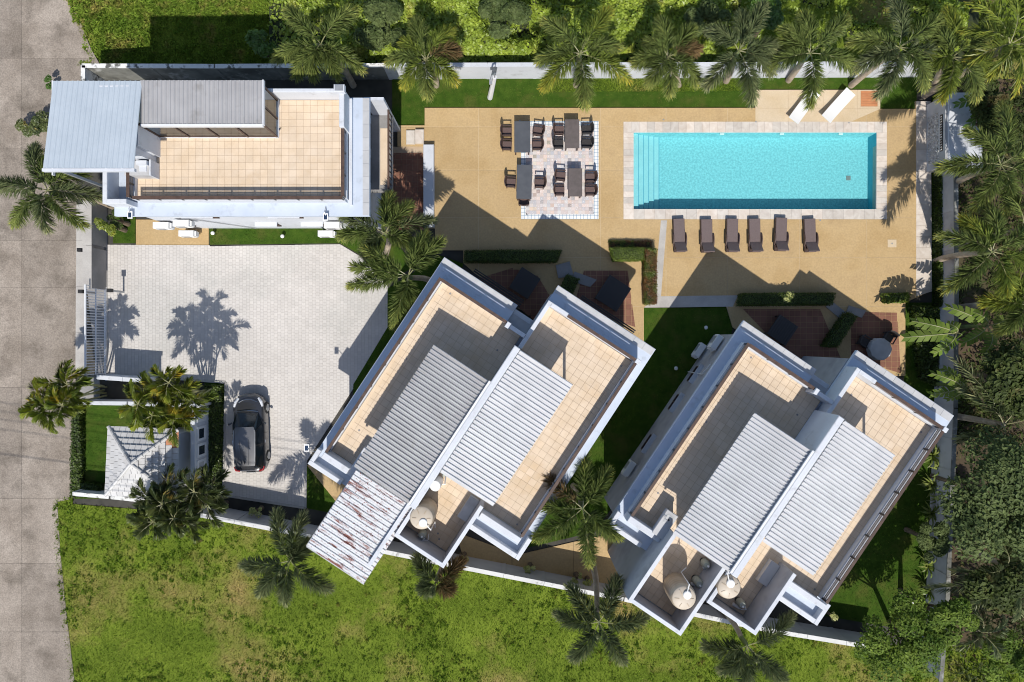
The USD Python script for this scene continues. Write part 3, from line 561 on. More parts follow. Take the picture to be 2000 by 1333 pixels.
def window(t, x, y0, y1, z0, z1, face, axis='x'):
    "frame, pane and a middle bar, proud of the wall by a few millimetres; face = +1 or -1 along the axis"
    fr, gl = B(), B(); d = .03 * face
    def bx(b, a0, a1, z0, z1, t0, t1):
        b.box(x + t0, x + t1, a0, a1, z0, z1) if axis == 'x' else b.box(a0, a1, x + t0, x + t1, z0, z1)
    e = .06
    for a0, a1, b0, b1 in ((y0, y0 + e, z0, z1), (y1 - e, y1, z0, z1), (y0 + e, y1 - e, z0, z0 + e), (y0 + e, y1 - e, z1 - e, z1), ((y0 + y1) / 2 - .03, (y0 + y1) / 2 + .03, z0 + e, z1 - e)):
        bx(fr, a0, a1, b0, b1, -.02 * face, 2 * d)
    bx(gl, y0 + e, y1 - e, z0 + e, z1 - e, -.02 * face, .4 * d)
    w = part(t, 'window', fr, M['brown']); part(w, 'pane', gl, M['dark_glass'])
    hood = B(); bx(hood, y0 - .1, y1 + .1, z1 + .08, z1 + .14, -.02 * face, 8 * d); part(w, 'hood', hood, M['white'])

# ------------------------------------------------------------------ the two villas (local x = along the front, local y = minus the depth)
def villa(label, O, ang, rusty):
    t = thing('villa', label, 'villa', (*O, 0), -ang)
    def bx(u0, u1, v0, v1, z0, z1, r=0): return B().bev(u0, u1, -v1, -v0, z0, z1, r) if r else B().box(u0, u1, -v0, -v1, z0, z1)
    rec = lambda u0, u1, v0, v1: sbox(u0, -v1, u1, -v0)
    # bodies
    part(t, 'wall', bx(.5, 5.40, .45, 11.72, -.1, 5.55), M['facade']); part(t, 'wall', bx(5.402, 10.72, -1.4, 10.0, -.1, 5.552), M['facade'])
    part(t, 'yard_wall', bx(2.40, 5.26, 11.722, 14.16, -.1, 5.95), M['facade']); part(t, 'yard_wall', bx(5.46, 8.16, 10.002, 12.18, -.1, 5.952), M['facade'])
    # ledge round the roof terrace
    led = unary_union([rec(0, 4.32, 0, 12.1), rec(4.3, 5.47, 1.0, 12.1), rec(5.45, 11.2, -1.92, 10.42)]).difference(unary_union([rec(2.36, 8.2, 10.5, 15)]))
    part(t, 'ledge', B().poly(led, 5.556, 5.80), M['ledge'])
    part(t, 'recess_roof', bx(4.33, 5.44, .2, .99, 5.2, 5.45), M['white'])
    for u0, u1, v in ((.02, 4.30, .02), (5.47, 11.18, -1.90)):
        n = round((u1 - u0) / .58); w = (u1 - u0) / n
        for k in range(n): part(t, 'coping_tile', bx(u0 + k * w + .006, u0 + (k + 1) * w - .006, v, v + .36, 5.79, 5.822), M['coping'])
    # terrace floors
    tm = [M['roof_tile'], M['roof_tile_pale'], M['roof_tile']]
    Lf = rec(.64, 5.28, 1.10, 10.98).difference(rec(3.0, 5.3, 4.7, 10.45)); Rf = rec(5.66, 10.5, -.76, 9.25).difference(rec(5.5, 7.9, 2.5, 8.2))
    yl, yr = rec(2.55, 5.13, 10.5, 14.0), rec(5.66, 8.0, 8.5, 12.02)
    fl = unary_union([Lf, Rf, yr] + ([] if rusty else [yl]))
    part(t, 'floor_bed', B().poly(unary_union([Lf, Rf, yl, yr]), 5.801, 5.982), M['grout'])
    tiles(t, fl, .355, 5.982, 6.0, tm, .012, 'floor_tile', 300)
    bs = unary_union([rec(.63, .78, 1.1, 10.98), rec(5.66, 5.92, -.76, 1.7)])
    part(t, 'border_strip', B().poly(bs, 5.98, 6.012), M['roof_tile_pale'])
    for u, v in ((1.25, 1.35), (1.2, 5.2), (1.2, 9.4), (4.7, 2.4), (6.35, .1), (10.2, -.3), (10.2, 9.0), (7.4, 11.7), (7.2, 11.5)):
        part(t, 'floor_drain', B().cyl(u, -v, 6.0, 6.014, .05, n=10), M['rail_grey'])
    # parapets and railings
    railing(t, (.62, -1.03), (4.36, -1.03), 5.80); railing(t, (.545, -.98), (.545, -10.95), 5.80, cap=.14)
    railing(t, (6.62, .85), (10.5, .85), 5.80); railing(t, (10.58, .88), (10.58, -9.2), 5.80, cap=.14)
    for a in ((4.37, 4.60, .95, 1.25, 6.98), (4.602, 5.44, 1.0, 1.20, 6.93), (5.45, 5.655, -.97, 1.70, 6.9), (5.656, 6.6, -.97, -.77, 6.902),
              (.48, 1.92, 10.98, 11.30, 6.88), (1.922, 2.36, 9.8, 11.32, 6.7), (8.34, 10.62, 9.26, 9.55, 6.9), (10.5, 10.74, -.98, -.74, 6.9)):
        part(t, 'parapet', bx(a[0], a[1], a[2], a[3], 5.79, a[4], .02), M['white'])
    for a in ((.01, 1.9, 11.86, 12.09), (.01, .22, 11.2, 11.858), (8.3, 10.97, 10.16, 10.41), (10.972, 11.19, 9.2, 10.40)):
        part(t, 'kerb', bx(a[0], a[1], a[2], a[3], 5.79, 6.22, .02), M['white'])
    # rear yards with high parapets
    zt = 7.7
    for a in ((2.36, 2.54, 10.46, 14.04), (5.14, 5.32, 10.46, 14.04), (2.36, 5.32, 14.042, 14.22), (5.44, 5.62, 10.4, 12.06), (8.02, 8.20, 8.84, 12.06), (5.44, 8.20, 12.062, 12.24)):
        if rusty and a[0] < 5 and a[1] < 5.4: zt_ = 7.42
        else: zt_ = zt
        part(t, 'yard_parapet', bx(*a, 5.7, zt_ - .03), M['facade']); part(t, 'parapet_lit_top', bx(a[0] - .004, a[1] + .004, a[2] - .004, a[3] + .004, zt_ - .03, zt_ + rnd.uniform(0, .004), .01), M['white'])  # sides shaded by their grey; white tops stand for the sunlit upper face
    part(t, 'yard_step', bx(7.5, 8.0, 9.0, 10.2, 5.99, 6.35), M['wall_grey'])
    # stair rooms and covered terraces
    part(t, 'stair_room', bx(2.9, 5.26, 4.7, 10.3, 5.99, 8.12), M['white']); part(t, 'stair_room', bx(5.6, 7.8, 2.7, 8.0, 5.99, 8.2), M['white'])
    part(t, 'ridge_wall', bx(5.27, 5.58, 1.72, 10.44, 5.99, 8.62, .03), M['white'])
    part(t, 'gutter', B().bar([5.22, -3.7, 8.56], [5.22, -10.4, 8.56], .10, .10), M['white_metal'])
    zl = lambda x, y: 8.24 + (np.asarray(x) - 2.15) * .055; zr = lambda x, y: 8.60 - (np.asarray(x) - 5.58) * .055
    for (u0, u1, v0, v1, z0) in ((2.15, 5.2, 3.72, 10.42, zl), (5.60, 8.46, 1.76, 8.40, zr)):
        for v in np.linspace(v0 + .25, v1 - .25, 6): part(t, 'rafter', B().bar([u0 + .05, -v, float(z0(u0, 0)) - .09], [u1 - .02, -v, float(z0(u1, 0)) - .09], .06, .12), M['white_metal'])
        e = u0 + .12 if u0 < 5 else u1 - .12
        part(t, 'eaves_beam', B().bar([e, -v0 - .05, float(z0(e, 0)) - .2], [e, -v1 + .05, float(z0(e, 0)) - .2], .08, .10), M['white_metal'])
        for v in ((v0 + .2, (v0 + v1) / 2, v1 - .2) if u0 > 5 else ()): part(t, 'post', B().box(e - .05, e + .05, -v - .05, -v + .05, 5.99, float(z0(e, 0)) - .2), M['white_metal'])
    rib_sheet(2.15, 5.2, -10.42, -3.72, zl, 'x', .20, .062, t, M['sheet_grey'] if rusty else M['sheet_zinc'])
    rib_sheet(5.60, 8.46, -8.40, -1.76, zr, 'x', .205, .066, t, M['sheet_white'])
    if rusty:
        zz = lambda x, y: 7.52 - (np.asarray(y) * -1 - 10.66) * .03
        rib_sheet(2.28, 5.5, -15.0, -10.66, zz, 'x', .235, .045, t, M['sheet_rust'], name='rusty_sheet', lift=.0)
        part(t, 'fascia', bx(2.28, 5.52, 15.0, 15.04, 7.12, 7.40), M['grey_metal']); part(t, 'fascia', bx(2.24, 2.28, 10.66, 15.0, 7.16, 7.38), M['grey_metal'])
        for q in ((2.4, 14.8), (5.4, 14.8)): part(t, 'post', bx(q[0] - .06, q[0] + .06, q[1] - .06, q[1] + .06, -.1, 7.3), M['white_metal'])
    # awnings of dark slats over the garden doors
    for u0, u1, v0, v1 in ((1.3, 4.4, -.52, .44), (6.84, 10.25, -2.46, -1.41)):
        a = part(t, 'awning', bx(u0, u1, v0, v0 + .06, 2.94, 3.06), M['dark'])
        k = v0 + .1
        while k < v1 - .08: part(a, 'slat', bx(u0, u1, k, k + .085, 2.96, 3.02), M['dark']); k += .13
        part(t, 'glass_door', bx(u0 + .2, u1 - .2, v1 - .03, v1 - .005, .1, 2.4), M['dark_glass'])
    for v in (2.6, 4.5, 7.2):
        for z in (1.0, 3.9): window(t, .5, -v - 1.0, -v, z, z + 1.15, -1)
    for v in (1.0, 5.0): window(t, 10.72, -v - 1.0, -v, 3.9, 5.0, 1)
    part(t, 'wall_pipe', B().tube([[.42, -3.05, .2], [.42, -3.05, 3.2], [.42, -2.4, 3.5]], .03), M['plastic_white'])
    return t
OA, OB = P(868, 503, 5.8), P(1453, 627, 5.8)
VA = villa('white twin villa with grey and white ribbed roofs and a rusty metal canopy', OA, 33.3, True)
VB = villa('white twin villa east of the lawn with two pale ribbed roofs and tanks', OB, 34.1, False)
def loc(O, ang, u, v):
    a = math.radians(ang); return O + u * np.array([math.cos(a), -math.sin(a)]) + v * np.array([-math.sin(a), -math.cos(a)])
# counter with a basin on the roof terrace of the second villa
q = loc(OB, 34.1, 2.05, 10.35); t = thing('roof_sink', 'small sink in a white counter at the terrace corner of the second villa', 'sink', (*q, 6.0), -34.1)
part(t, 'counter', B().bev(-.30, .32, -.72, .62, .7, .92, .02), M['wall_grey']); part(t, 'basin', B().box(-.17, .2, .02, .44, .925, .935), M['grey_metal']); part(t, 'drain', B().cyl(.02, .22, .936, .95, .05, n=10), M['dark'])
part(t, 'tap', B().tube([[-.22, .2, .9], [-.22, .2, 1.12], [-.08, .2, 1.12]], .018), M['chrome'])

# ------------------------------------------------------------------ the gate house
hx, hy = -13.4, 9.2
gh = thing('gate_house', 'white flat-roofed house by the road with tiled roof terrace and brown rails', 'house', (hx, hy, 0))
def gb(x0, x1, y0, y1, z0, z1, r=0): return B().bev(x0 - hx, x1 - hx, y0 - hy, y1 - hy, z0, z1, r) if r else B().box(x0 - hx, x1 - hx, y0 - hy, y1 - hy, z0, z1)
part(gh, 'wall', gb(-19.1, -7.5, 6.47, 11.85, -.1, 5.4), M['white'])
LG = sbox(-19.65, 6.18, -7.05, 12.02)
part(gh, 'ledge', B().poly(affinity.translate(LG, -hx, -hy), 5.402, 5.70), M['ledge'])
n = 9
for k in range(n): part(gh, 'coping_tile', gb(-7.37, -7.06, 6.2 + k * .645 + .006, 6.2 + (k + 1) * .645 - .006, 5.69, 5.722), M['coping'])
tf = sbox(-18.32, 6.98, -8.30, 11.80).difference(sbox(-17.3, 10.3, -11.4, 11.8))
part(gh, 'floor_bed', B().poly(affinity.translate(sbox(-18.35, 6.95, -8.25, 11.82), -hx, -hy), 5.701, 5.982), M['grout'])
tiles(gh, affinity.translate(tf, -hx, -hy), .352, 5.982, 6.0, [M['roof_tile'], M['roof_tile_pale']], .012, 'floor_tile', 300)
tiles(gh, affinity.translate(sbox(-17.25, 10.0, -11.5, 11.8), -hx, -hy), .352, 5.982, 6.0, [M['roof_tile']], .012, 'floor_tile', 0)
part(gh, 'parapet', gb(-18.4, -8.0, 11.83, 12.01, 5.69, 7.05, .02), M['white'])
part(gh, 'parapet', gb(-8.22, -7.98, 10.2, 11.828, 5.69, 7.05, .02), M['white'])
part(gh, 'chimney', gb(-8.4, -7.9, 11.75, 12.1, 7.0, 7.35, .02), M['white']); part(gh, 'chimney_cap', gb(-8.34, -7.96, 11.79, 12.06, 7.35, 7.37), M['grey_metal'])
railing(gh, (-18.2 - hx, 6.88 - hy), (-8.12 - hx, 6.88 - hy), 5.70, 1.1); railing(gh, (-8.12 - hx, 6.95 - hy), (-8.12 - hx, 10.2 - hy), 5.70, 1.1)
railing(gh, (-18.42 - hx, 6.9 - hy), (-18.42 - hx, 8.3 - hy), 5.70, .9)
part(gh, 'kerb', gb(-8.0, -7.85, 6.7, 11.9, 5.69, 5.95), M['white'])
# corner well
for a in ((-19.64, -19.42, 6.6, 9.2), (-19.42, -18.5, 6.6, 6.82)): part(gh, 'parapet', gb(*a, 5.69, 6.75, .02), M['white'])
# stair enclosure: glass walls, brown mullions, metal roofs
zr_ = 8.2
part(gh, 'enclosure_kerb', gb(-17.25, -11.42, 9.94, 10.02, 5.99, 6.12), M['white']); part(gh, 'enclosure_kerb', gb(-11.5, -11.4, 10.02, 11.8, 5.99, 6.12), M['white'])
for k, x in enumerate((-17.2, -15.75, -14.3, -12.88, -11.47)): part(gh, 'mullion', gb(x - .04, x + .04, 9.94, 10.02, 6.12, zr_), M['brown'])
for x0_, x1_ in ((-17.16, -15.79), (-15.71, -14.34), (-14.26, -12.92), (-12.84, -11.51)): part(gh, 'glass_pane', B().add([[x0_ - hx, 9.98 - hy, 6.12], [x1_ - hx, 9.98 - hy, 6.12], [x1_ - hx, 9.98 - hy, zr_], [x0_ - hx, 9.98 - hy, zr_]], [[0, 1, 2], [0, 2, 3]]), M['glass'])
for z in (6.14, 8.12): part(gh, 'transom', gb(-17.2, -11.47, 9.955, 10.005, z, z + .06), M['brown'])
for y in (10.85, 11.75): part(gh, 'mullion', gb(-11.5, -11.42, y - .04, y + .04, 6.12, zr_), M['brown'])
for y0_, y1_ in ((10.02, 10.81), (10.89, 11.71)): part(gh, 'glass_pane', B().add([[-11.46 - hx, y0_ - hy, 6.12], [-11.46 - hx, y1_ - hy, 6.12], [-11.46 - hx, y1_ - hy, zr_], [-11.46 - hx, y0_ - hy, zr_]], [[0, 1, 2], [0, 2, 3]]), M['glass'])
part(gh, 'inner_wall', gb(-17.4, -17.22, 9.0, 11.8, 5.99, 8.1), M['white']); part(gh, 'inner_wall', gb(-17.9, -17.402, 8.4, 8.6, 5.99, 7.0), M['white'])
part(gh, 'stair_well', gb(-18.3, -17.9, 8.6, 10.3, 5.99, 6.02), M['dark'])
# counter with the white hatch beside the canopy
part(gh, 'roof_counter', gb(-18.6, -17.35, 7.95, 8.65, 5.99, 6.75, .02), M['wall_grey']); part(gh, 'hatch', gb(-17.85, -17.5, 8.12, 8.45, 6.75, 6.80), M['white']); part(gh, 'counter_edge', gb(-17.35, -17.27, 7.92, 8.68, 5.99, 6.85), M['white'])
gzr = lambda x, y: 8.30 + 0 * np.asarray(x)
rib_sheet(-17.0 - hx, -11.42 - hx, 9.93 - hy, 11.93 - hy, gzr, 'y', .20, .035, gh, M['sheet_grey'])
part(gh, 'fascia', gb(-17.0, -11.4, 9.82, 9.92, 8.12, 8.34), M['white_metal']); part(gh, 'fascia', gb(-11.415, -11.36, 9.9, 11.95, 8.12, 8.33), M['white_metal'])
czr = lambda x, y: 8.25 + (11.92 - hy - np.asarray(y)) * .17
rib_sheet(-21.03 - hx, -16.95 - hx, 7.75 - hy, 11.92 - hy, czr, 'y', .235, .028, gh, M['sheet_blue'])
part(gh, 'fascia', gb(-21.06, -16.92, 7.60, 7.74, 8.80, 8.985), M['white']); part(gh, 'fascia', gb(-21.09, -21.03, 7.6, 11.94, 8.1, 8.26), M['white_metal'])
bm = B()
for y in (8.2, 10.0, 11.7): bm.bar([-21.0 - hx, y - hy, float(czr(0, y - hy)) - .10], [-17.0 - hx, y - hy, float(czr(0, y - hy)) - .10], .08, .12)
part(gh, 'canopy_frame', bm, M['grey_metal'])
for q in ((-20.9, 7.9), (-20.9, 11.7), (-19.2, 11.7)): part(gh, 'post', gb(q[0] - .06, q[0] + .06, q[1] - .06, q[1] + .06, 0, 8.1), M['grey_metal'])
part(gh, 'canopy_wall', gb(-18.9, -17.42, 8.7, 11.7, 5.99, 8.3), M['white'])
# balcony to the east, pilaster, doors
part(gh, 'balcony', gb(-7.498, -6.35, 7.9, 12.0, 2.85, 3.05), M['grey_concrete']); part(gh, 'balcony_lit_strip', gb(-7.0, -6.55, 8.3, 11.3, 3.05, 3.07), M['roof_tile_pale'])  # shade put into the slab colour; pale strip paints the sunlit floor
bb_ = part(gh, 'balcony_rail', gb(-6.46, -6.36, 7.9, 12.0, 3.9, 4.0), M['brown'])
for k in range(14): part(bb_, 'baluster', gb(-6.43, -6.39, 7.95 + k * .305, 7.99 + k * .305, 3.05, 3.9), M['brown'])
part(gh, 'pilaster', gb(-7.4, -6.4, 12.002, 12.16, 0, 5.4), M['white'])
for y in (8.4, 10.2): part(gh, 'glass_door', gb(-7.498, -7.47, y, y + 1.3, 3.1, 5.1), M['dark_glass'])
part(gh, 'glass_door', gb(-7.498, -7.465, 8.6, 11.0, .1, 2.4), M['dark_glass'])
for x in (-16.0, -11.6): window(gh, 6.47 - hy, x - .7 - hx, x + .7 - hx, 3.6, 4.6, -1, 'y')
for x in (-18.2, -13.4, -10.9): window(gh, 6.47 - hy, x - .5 - hx, x + .5 - hx, 1.0, 2.0, -1, 'y')
part(gh, 'wall_pipe', B().tube([[-16.9 - hx, 6.42 - hy, 3.4], [-14.6 - hx, 6.42 - hy, .3]], .025), M['grey_metal'])

# feature wall and pump house beside the pool
fx, fy = 23.85, 11.4
t = thing('pump_house', 'grey pump house beside the pool with a pebble panel and slotted grille', 'pump house', (fx, fy, 0))
part(t, 'wall_block', B().box(-.10, 1.4, -1.75, 2.1, -.1, 1.85), M['wall_grey']); part(t, 'roof', B().bev(.05, 1.9, -1.9, 2.2, 1.85, 1.93, .02), M['white'])
pn = B()
for k in range(420):
    y, z = rnd.uniform(-1.35, 1.35), rnd.uniform(.25, 1.25); r = rnd.uniform(.03, .055)
    pn.hexa(np.array([[-.10, -r, -r], [-.10, r, -r], [-.10, r, r], [-.10, -r, r], [-.13, -.6 * r, -.6 * r], [-.13, .6 * r, -.6 * r], [-.13, .6 * r, .6 * r], [-.13, -.6 * r, .6 * r]]) @ np.eye(3) + [0, y, z])
part(t, 'pebble_panel', pn, M['pebble'], kind='stuff')
part(t, 'grille_frame', B().box(-.14, -.101, -.9, 1.1, 1.45, 1.66), M['dark'])
for k in range(14): part(t, 'grille_slat', B().box(-.16, -.141, -.86 + k * .14, -.80 + k * .14, 1.47, 1.64), M['pebble'])

# hut with a hipped roof of white tiles
Rz, Ez = 3.75, 2.75
c0 = [P(213, 834, Ez), P(349, 840, Ez), P(347, 970, Ez), P(207, 968, Ez)]; ap = P(256, 907, Rz)
hc = np.mean(c0, 0); t = thing('tiled_hut', 'small hut with a hipped roof of white tiles on its own lawn', 'hut', (*hc, 0))
base = Polygon(c0).buffer(-.35, join_style=2); part(t, 'wall', B().poly(affinity.translate(base, -hc[0], -hc[1]), -.1, Ez - .05), M['white'])
part(t, 'soffit', B().poly(affinity.translate(Polygon(c0).buffer(-.03), -hc[0], -hc[1]), Ez - .10, Ez - .03), M['white'])
ap3 = np.r_[ap - hc, Rz]
for s in range(4):
    a, b = np.r_[c0[s] - hc, Ez], np.r_[c0[(s + 1) % 4] - hc, Ez]
    e = (b - a) / np.linalg.norm(b - a); L = np.linalg.norm(b - a); mid = a + e * np.dot(ap3 - a, e); sl = ap3 - mid; Ls = np.linalg.norm(sl); f = sl / Ls
    nrm = np.cross(e, f); nrm = nrm if nrm[2] > 0 else -nrm; rows = max(4, round(Ls / .32)); h_ = Ls / rows; foot = np.dot(ap3 - a, e)
    tri = Polygon([(0, 0), (L, 0), (foot, Ls)])
    part(t, 'roof_bed', B().add(np.array([a, b, ap3]), [[0, 1, 2], [0, 2, 1]]), M['grout'])
    for r in range(rows):
        k = -(r % 2) * .16
        while k < L:
            c = sbox(k + .008, r * h_, k + .31, (r + 1) * h_ + .02).intersection(tri)
            if c.geom_type == 'Polygon' and c.area > .006:
                q = np.array(c.exterior.coords)[:-1]
                if not c.exterior.is_ccw: q = q[::-1]
                up = .085 - .075 * (q[:, 1] - r * h_) / h_
                top = a + np.outer(q[:, 0], e) + np.outer(q[:, 1], f) + np.outer(up, nrm); lo = top - nrm * .03
                m_ = len(q); v = np.vstack([top, lo]); fc = [[0, i, i + 1] for i in range(1, m_ - 1)]
                for i in range(m_): j = (i + 1) % m_; fc += [[i, m_ + i, m_ + j], [i, m_ + j, j]]
                if np.cross(v[fc[0][1]] - v[fc[0][0]], v[fc[0][2]] - v[fc[0][0]]) @ nrm < 0: fc = [x[::-1] for x in fc]
                orange = s == 1 and r < 2 and k < .7
                part(t, 'roof_tile', B().add(v, fc), M['roof_orange'] if orange else M['roof_white'])
            k += .32
    n_ = 8
    for i in range(n_):
        q0, q1 = a + (ap3 - a) * i / n_, a + (ap3 - a) * (i + 1.1) / n_
        part(t, 'ridge_tile', B().tube([q0 + [0, 0, .07], q1 + [0, 0, .045]], [.095, .075], 8), M['roof_white'])
part(t, 'ridge_tile', B().cyl(*ap3[:2], Rz, Rz + .13, .13, .05), M['roof_white'])
# screen wall with doors and windows east of the hut
a0 = P(376, 850, 2.1); t = thing('screen_wall', 'white screen wall with small windows east of the tiled hut', 'wall', (a0[0], P(0, 860, 0)[1], 0))
part(t, 'wall_block', B().bev(-.12, .12, -1.9, 1.95, -.1, 2.1, .02), M['white'])
for k, (y0_, y1_) in enumerate(((1.2, 1.8), (.15, .95), (-.75, .0), (-1.75, -.9))):
    w = part(t, 'window', B().box(.122, .16, y0_, y1_, .7, 1.85), M['white_metal']); part(w, 'pane', B().box(.161, .168, y0_ + .14, y1_ - .14, .95 + .1 * (k % 2), 1.65), M['dark_glass'] if k in (1, 2) else M['wall_grey'])

# ------------------------------------------------------------------ air conditioners, lamps, tanks
def aircon(pos, rz, label):
    t = thing('air_conditioner', label, 'air conditioner', pos, rz, 'air conditioners')
    part(t, 'casing', B().bev(-.42, .42, -.17, .17, 0, .62, .02), M['plastic_white'])
    g = part(t, 'fan_guard', B().lathe([(.22, 0), (.24, .012), (.20, .02), (.02, .02), (0, .02)], 16).get() if False else B().box(-.30, .14, -.185, -.171, .08, .54), M['grey_metal'])
    part(t, 'side_cover', B().box(.421, .50, -.13, .13, .05, .45), M['plastic_white'])
    for x in (-.3, .3): part(t, 'bracket', B().box(x - .02, x + .02, -.16, .30, -.06, 0), M['grey_metal'])
aircon((-18.3, 6.05, .35), 0, 'air conditioner standing lower on the gate house wall near the road')
aircon((-19.0 + .2, 6.2, 2.2), 0, 'air conditioner high on the west end of the gate house wall')
aircon((-17.4, 6.2, 2.9), 0, 'air conditioner highest on the gate house wall above the tan slab')
aircon((-9.62, 6.2, 2.3), 0, 'upper air conditioner at the palm end of the gate house wall')
aircon((-10.45, 6.03, .45), 0, 'lower air conditioner above turf at the palm end of the gate house')
for u, v, z, lb in ((.15, 1.75, .3, 'air conditioner near the ground on the shaded villa wall'), (.22, 1.15, 2.2, 'air conditioner higher up at the front corner of the shaded villa wall'), (.22, 9.4, 1.9, 'air conditioner at the rear end of the shaded villa wall')):
    aircon((*loc(OB, 34.1, u, v), z), -34.1 - 90, lb)
q = loc(OA, 33.3, 11.0, 1.9); aircon((*q, 3.4), -33.3 + 90, 'air conditioner on the sunlit east wall of the villa with the rusty canopy')
def flood(pos, tip, label):
    pos, tip = np.array(pos, float), np.array(tip, float)
    t = thing('flood_light', label, 'flood light', pos); d = tip - pos
    part(t, 'arm', B().tube([[0, 0, 0], d * .6 + [0, 0, .15], d], .02), M['grey_metal'])
    part(t, 'lamp_head', B().box(d[0] - .12, d[0] + .12, d[1] - .2, d[1] + .16, d[2] - .03, d[2] + .03), M['plastic_white'])
    part(t, 'solar_panel', B().box(d[0] - .075, d[0] + .075, d[1] - .15, d[1] + .09, d[2] + .031, d[2] + .042), M['solar'])
flood((*P(256, 395, 5.75), 5.75), (*P(254, 420, 5.9), 5.9), 'solar flood light on an arm at the road end of the gate house')
flood((*P(636, 405, 5.75), 5.75), (*P(636, 424, 5.9), 5.9), 'solar flood light on an arm above the upper air conditioner')
flood((*P(618, 885, 5.8), 5.8), (*P(599, 875, 5.95), 5.95), 'solar flood light reaching over the driveway from the villa corner')

def tank(pos, label, r=.56, h=1.85):
    t = thing('water_tank', label, 'water tank', pos, rnd.uniform(0, 360))
    pr = [(0, 0), (r, 0)]
    for k in range(7):
        z = .08 + k * (h - .25) / 7; w = (h - .25) / 7; pr += [(r, z), (r + .02, z + .25 * w), (r + .02, z + .55 * w), (r, z + .8 * w)]
    pr += [(r, h - .15), (r - .04, h - .06)]
    part(t, 'tank_body', B().lathe(pr, 32), M['tank'], smooth=35)
    part(t, 'tank_lid', B().lathe([(r - .04, h - .06), (r - .12, h), (.2, h + .05), (0, h + .055)], 32), M['tank_top'], smooth=30)
    part(t, 'hatch', B().lathe([(.19, h + .03), (.19, h + .10), (.15, h + .12), (0, h + .12)], 18, (-.12, -.18, 0)), M['plastic_white'])
    for k in range(6):
        a = k * math.pi / 3; part(t, 'lid_rib', B().bar([.24 * math.cos(a), .24 * math.sin(a), h + .045], [(r - .13) * math.cos(a), (r - .13) * math.sin(a), h + .01], .03, .03), M['tank'])
    part(t, 'pipe', B().tube([[-.1, -.3, h + .1], [-.2, -r - .1, h + .08], [-.22, -r - .12, .3], [-.5, -r - .3, .15]], .025, 6), M['plastic_white'])
def vessel(pos, rz, label, r=.19, h=.75):
    t = thing('pressure_vessel', label, 'pressure tank', pos, rz)
    part(t, 'vessel', B().lathe([(0, .12), (r * .7, .14), (r, .26), (r, h - .12), (r * .7, h), (0, h + .02)], 20), M['tank_green'], smooth=40)
    part(t, 'stand', B().cyl(0, 0, 0, .16, r * .8, n=12), M['dark']); part(t, 'pump', B().tube([[-.30, -.14, .16], [.05, -.34, .16]], .085, 10), M['plastic_white'])
    part(t, 'pipe', B().tube([[0, -.3, .2], [0, -.3, .5], [.25, -.3, .5], [.25, -.1, .1]], .02, 6), M['plastic_white']); part(t, 'gauge', B().cyl(0, -.05, h, h + .09, .05, n=10), M['plastic_white'])
tank((*P(823, 1013, 7.85), 6.0), 'beige ribbed water tank in the yard beside the rusty roof')
tank((*P(1336, 1169, 7.85), 6.0), 'beige ribbed water tank farther from the ribbed roofs, casting a long shadow', .58, 1.9)
tank((*P(1425, 1149, 7.85), 6.0), 'beige ribbed water tank close to the ribbed roof edge of the second villa')
vessel((*P(826, 1043, 6.4), 6.0), 0, 'small green pressure tank and pump below the tank by the rusty roof')
vessel((*P(1364, 1139, 6.7), 6.0), 20, 'tall green pressure tank between the two beige tanks', .2, .95)
vessel((*P(1378, 1102, 6.5), 6.0), 60, 'green pressure tank with pump at the ribbed roof edge')
vessel((*P(1397, 1112, 6.5), 6.0), 100, 'pale pressure tank beside the yard parapet of the second villa', .2, .7)
vessel((*P(1446, 1178, 6.4), 6.0), 0, 'small pressure tank with pump below the tank close to the roof')
q = P(850, 950, 7.2); t = thing('filter_drum', 'round white filter drum in the roof yard of the first villa', 'filter', (*q, 6.0))
part(t, 'drum', B().lathe([(0, 0), (.27, 0), (.27, 1.15), (.23, 1.22), (0, 1.24)], 24), M['plastic_white'], smooth=35); part(t, 'pump', B().tube([[.25, .3, .2], [.45, .42, .2]], .1, 10), M['tank_green']); part(t, 'pipe', B().tube([[.3, 0, .8], [.42, 0, .8], [.42, .3, .3]], .03), M['plastic_white'])
#NEXT
# ------------------------------------------------------------------ dining sets, loungers, garden tables
def dining_table(q, w, l, rz, label, top):
    t = thing('dining_table', label, 'table', (*q, .122), rz, 'dining tables on the printed tiles')
    part(t, 'table_top', B().bev(-w / 2, w / 2, -l / 2, l / 2, .70, .74, .008), M[top])
    part(t, 'apron', B().box(-w / 2 + .03, w / 2 - .03, -l / 2 + .03, l / 2 - .03, .60, .699), M['wicker'])
    for sx in (-1, 1):
        for sy in (-1, 1): part(t, 'leg', B().box(sx * (w / 2 - .08) - .04, sx * (w / 2 - .08) + .04, sy * (l / 2 - .08) - .04, sy * (l / 2 - .08) + .04, 0, .6), M['wicker'])
DT = [((1020, 268), .90, 1.75, 0, 'slate topped dining table nearest the gate house, at the tile edge', 'table_top'), ((1117.5, 262), .80, 1.62, 0, 'brown topped dining table nearest the back lawn and the pool', 'table_brown'),
      ((1024, 356), .86, 1.92, -1.5, 'longest dining table, with a chair tucked at its end', 'table_top'), ((1123.5, 357), .78, 1.58, 0, 'brown topped dining table between two pairs of chairs near the villa shadow', 'table_brown')]
for q, w, l, rz, lb, tp_ in DT: dining_table(P(*q, .86), w, l, rz, lb, tp_)
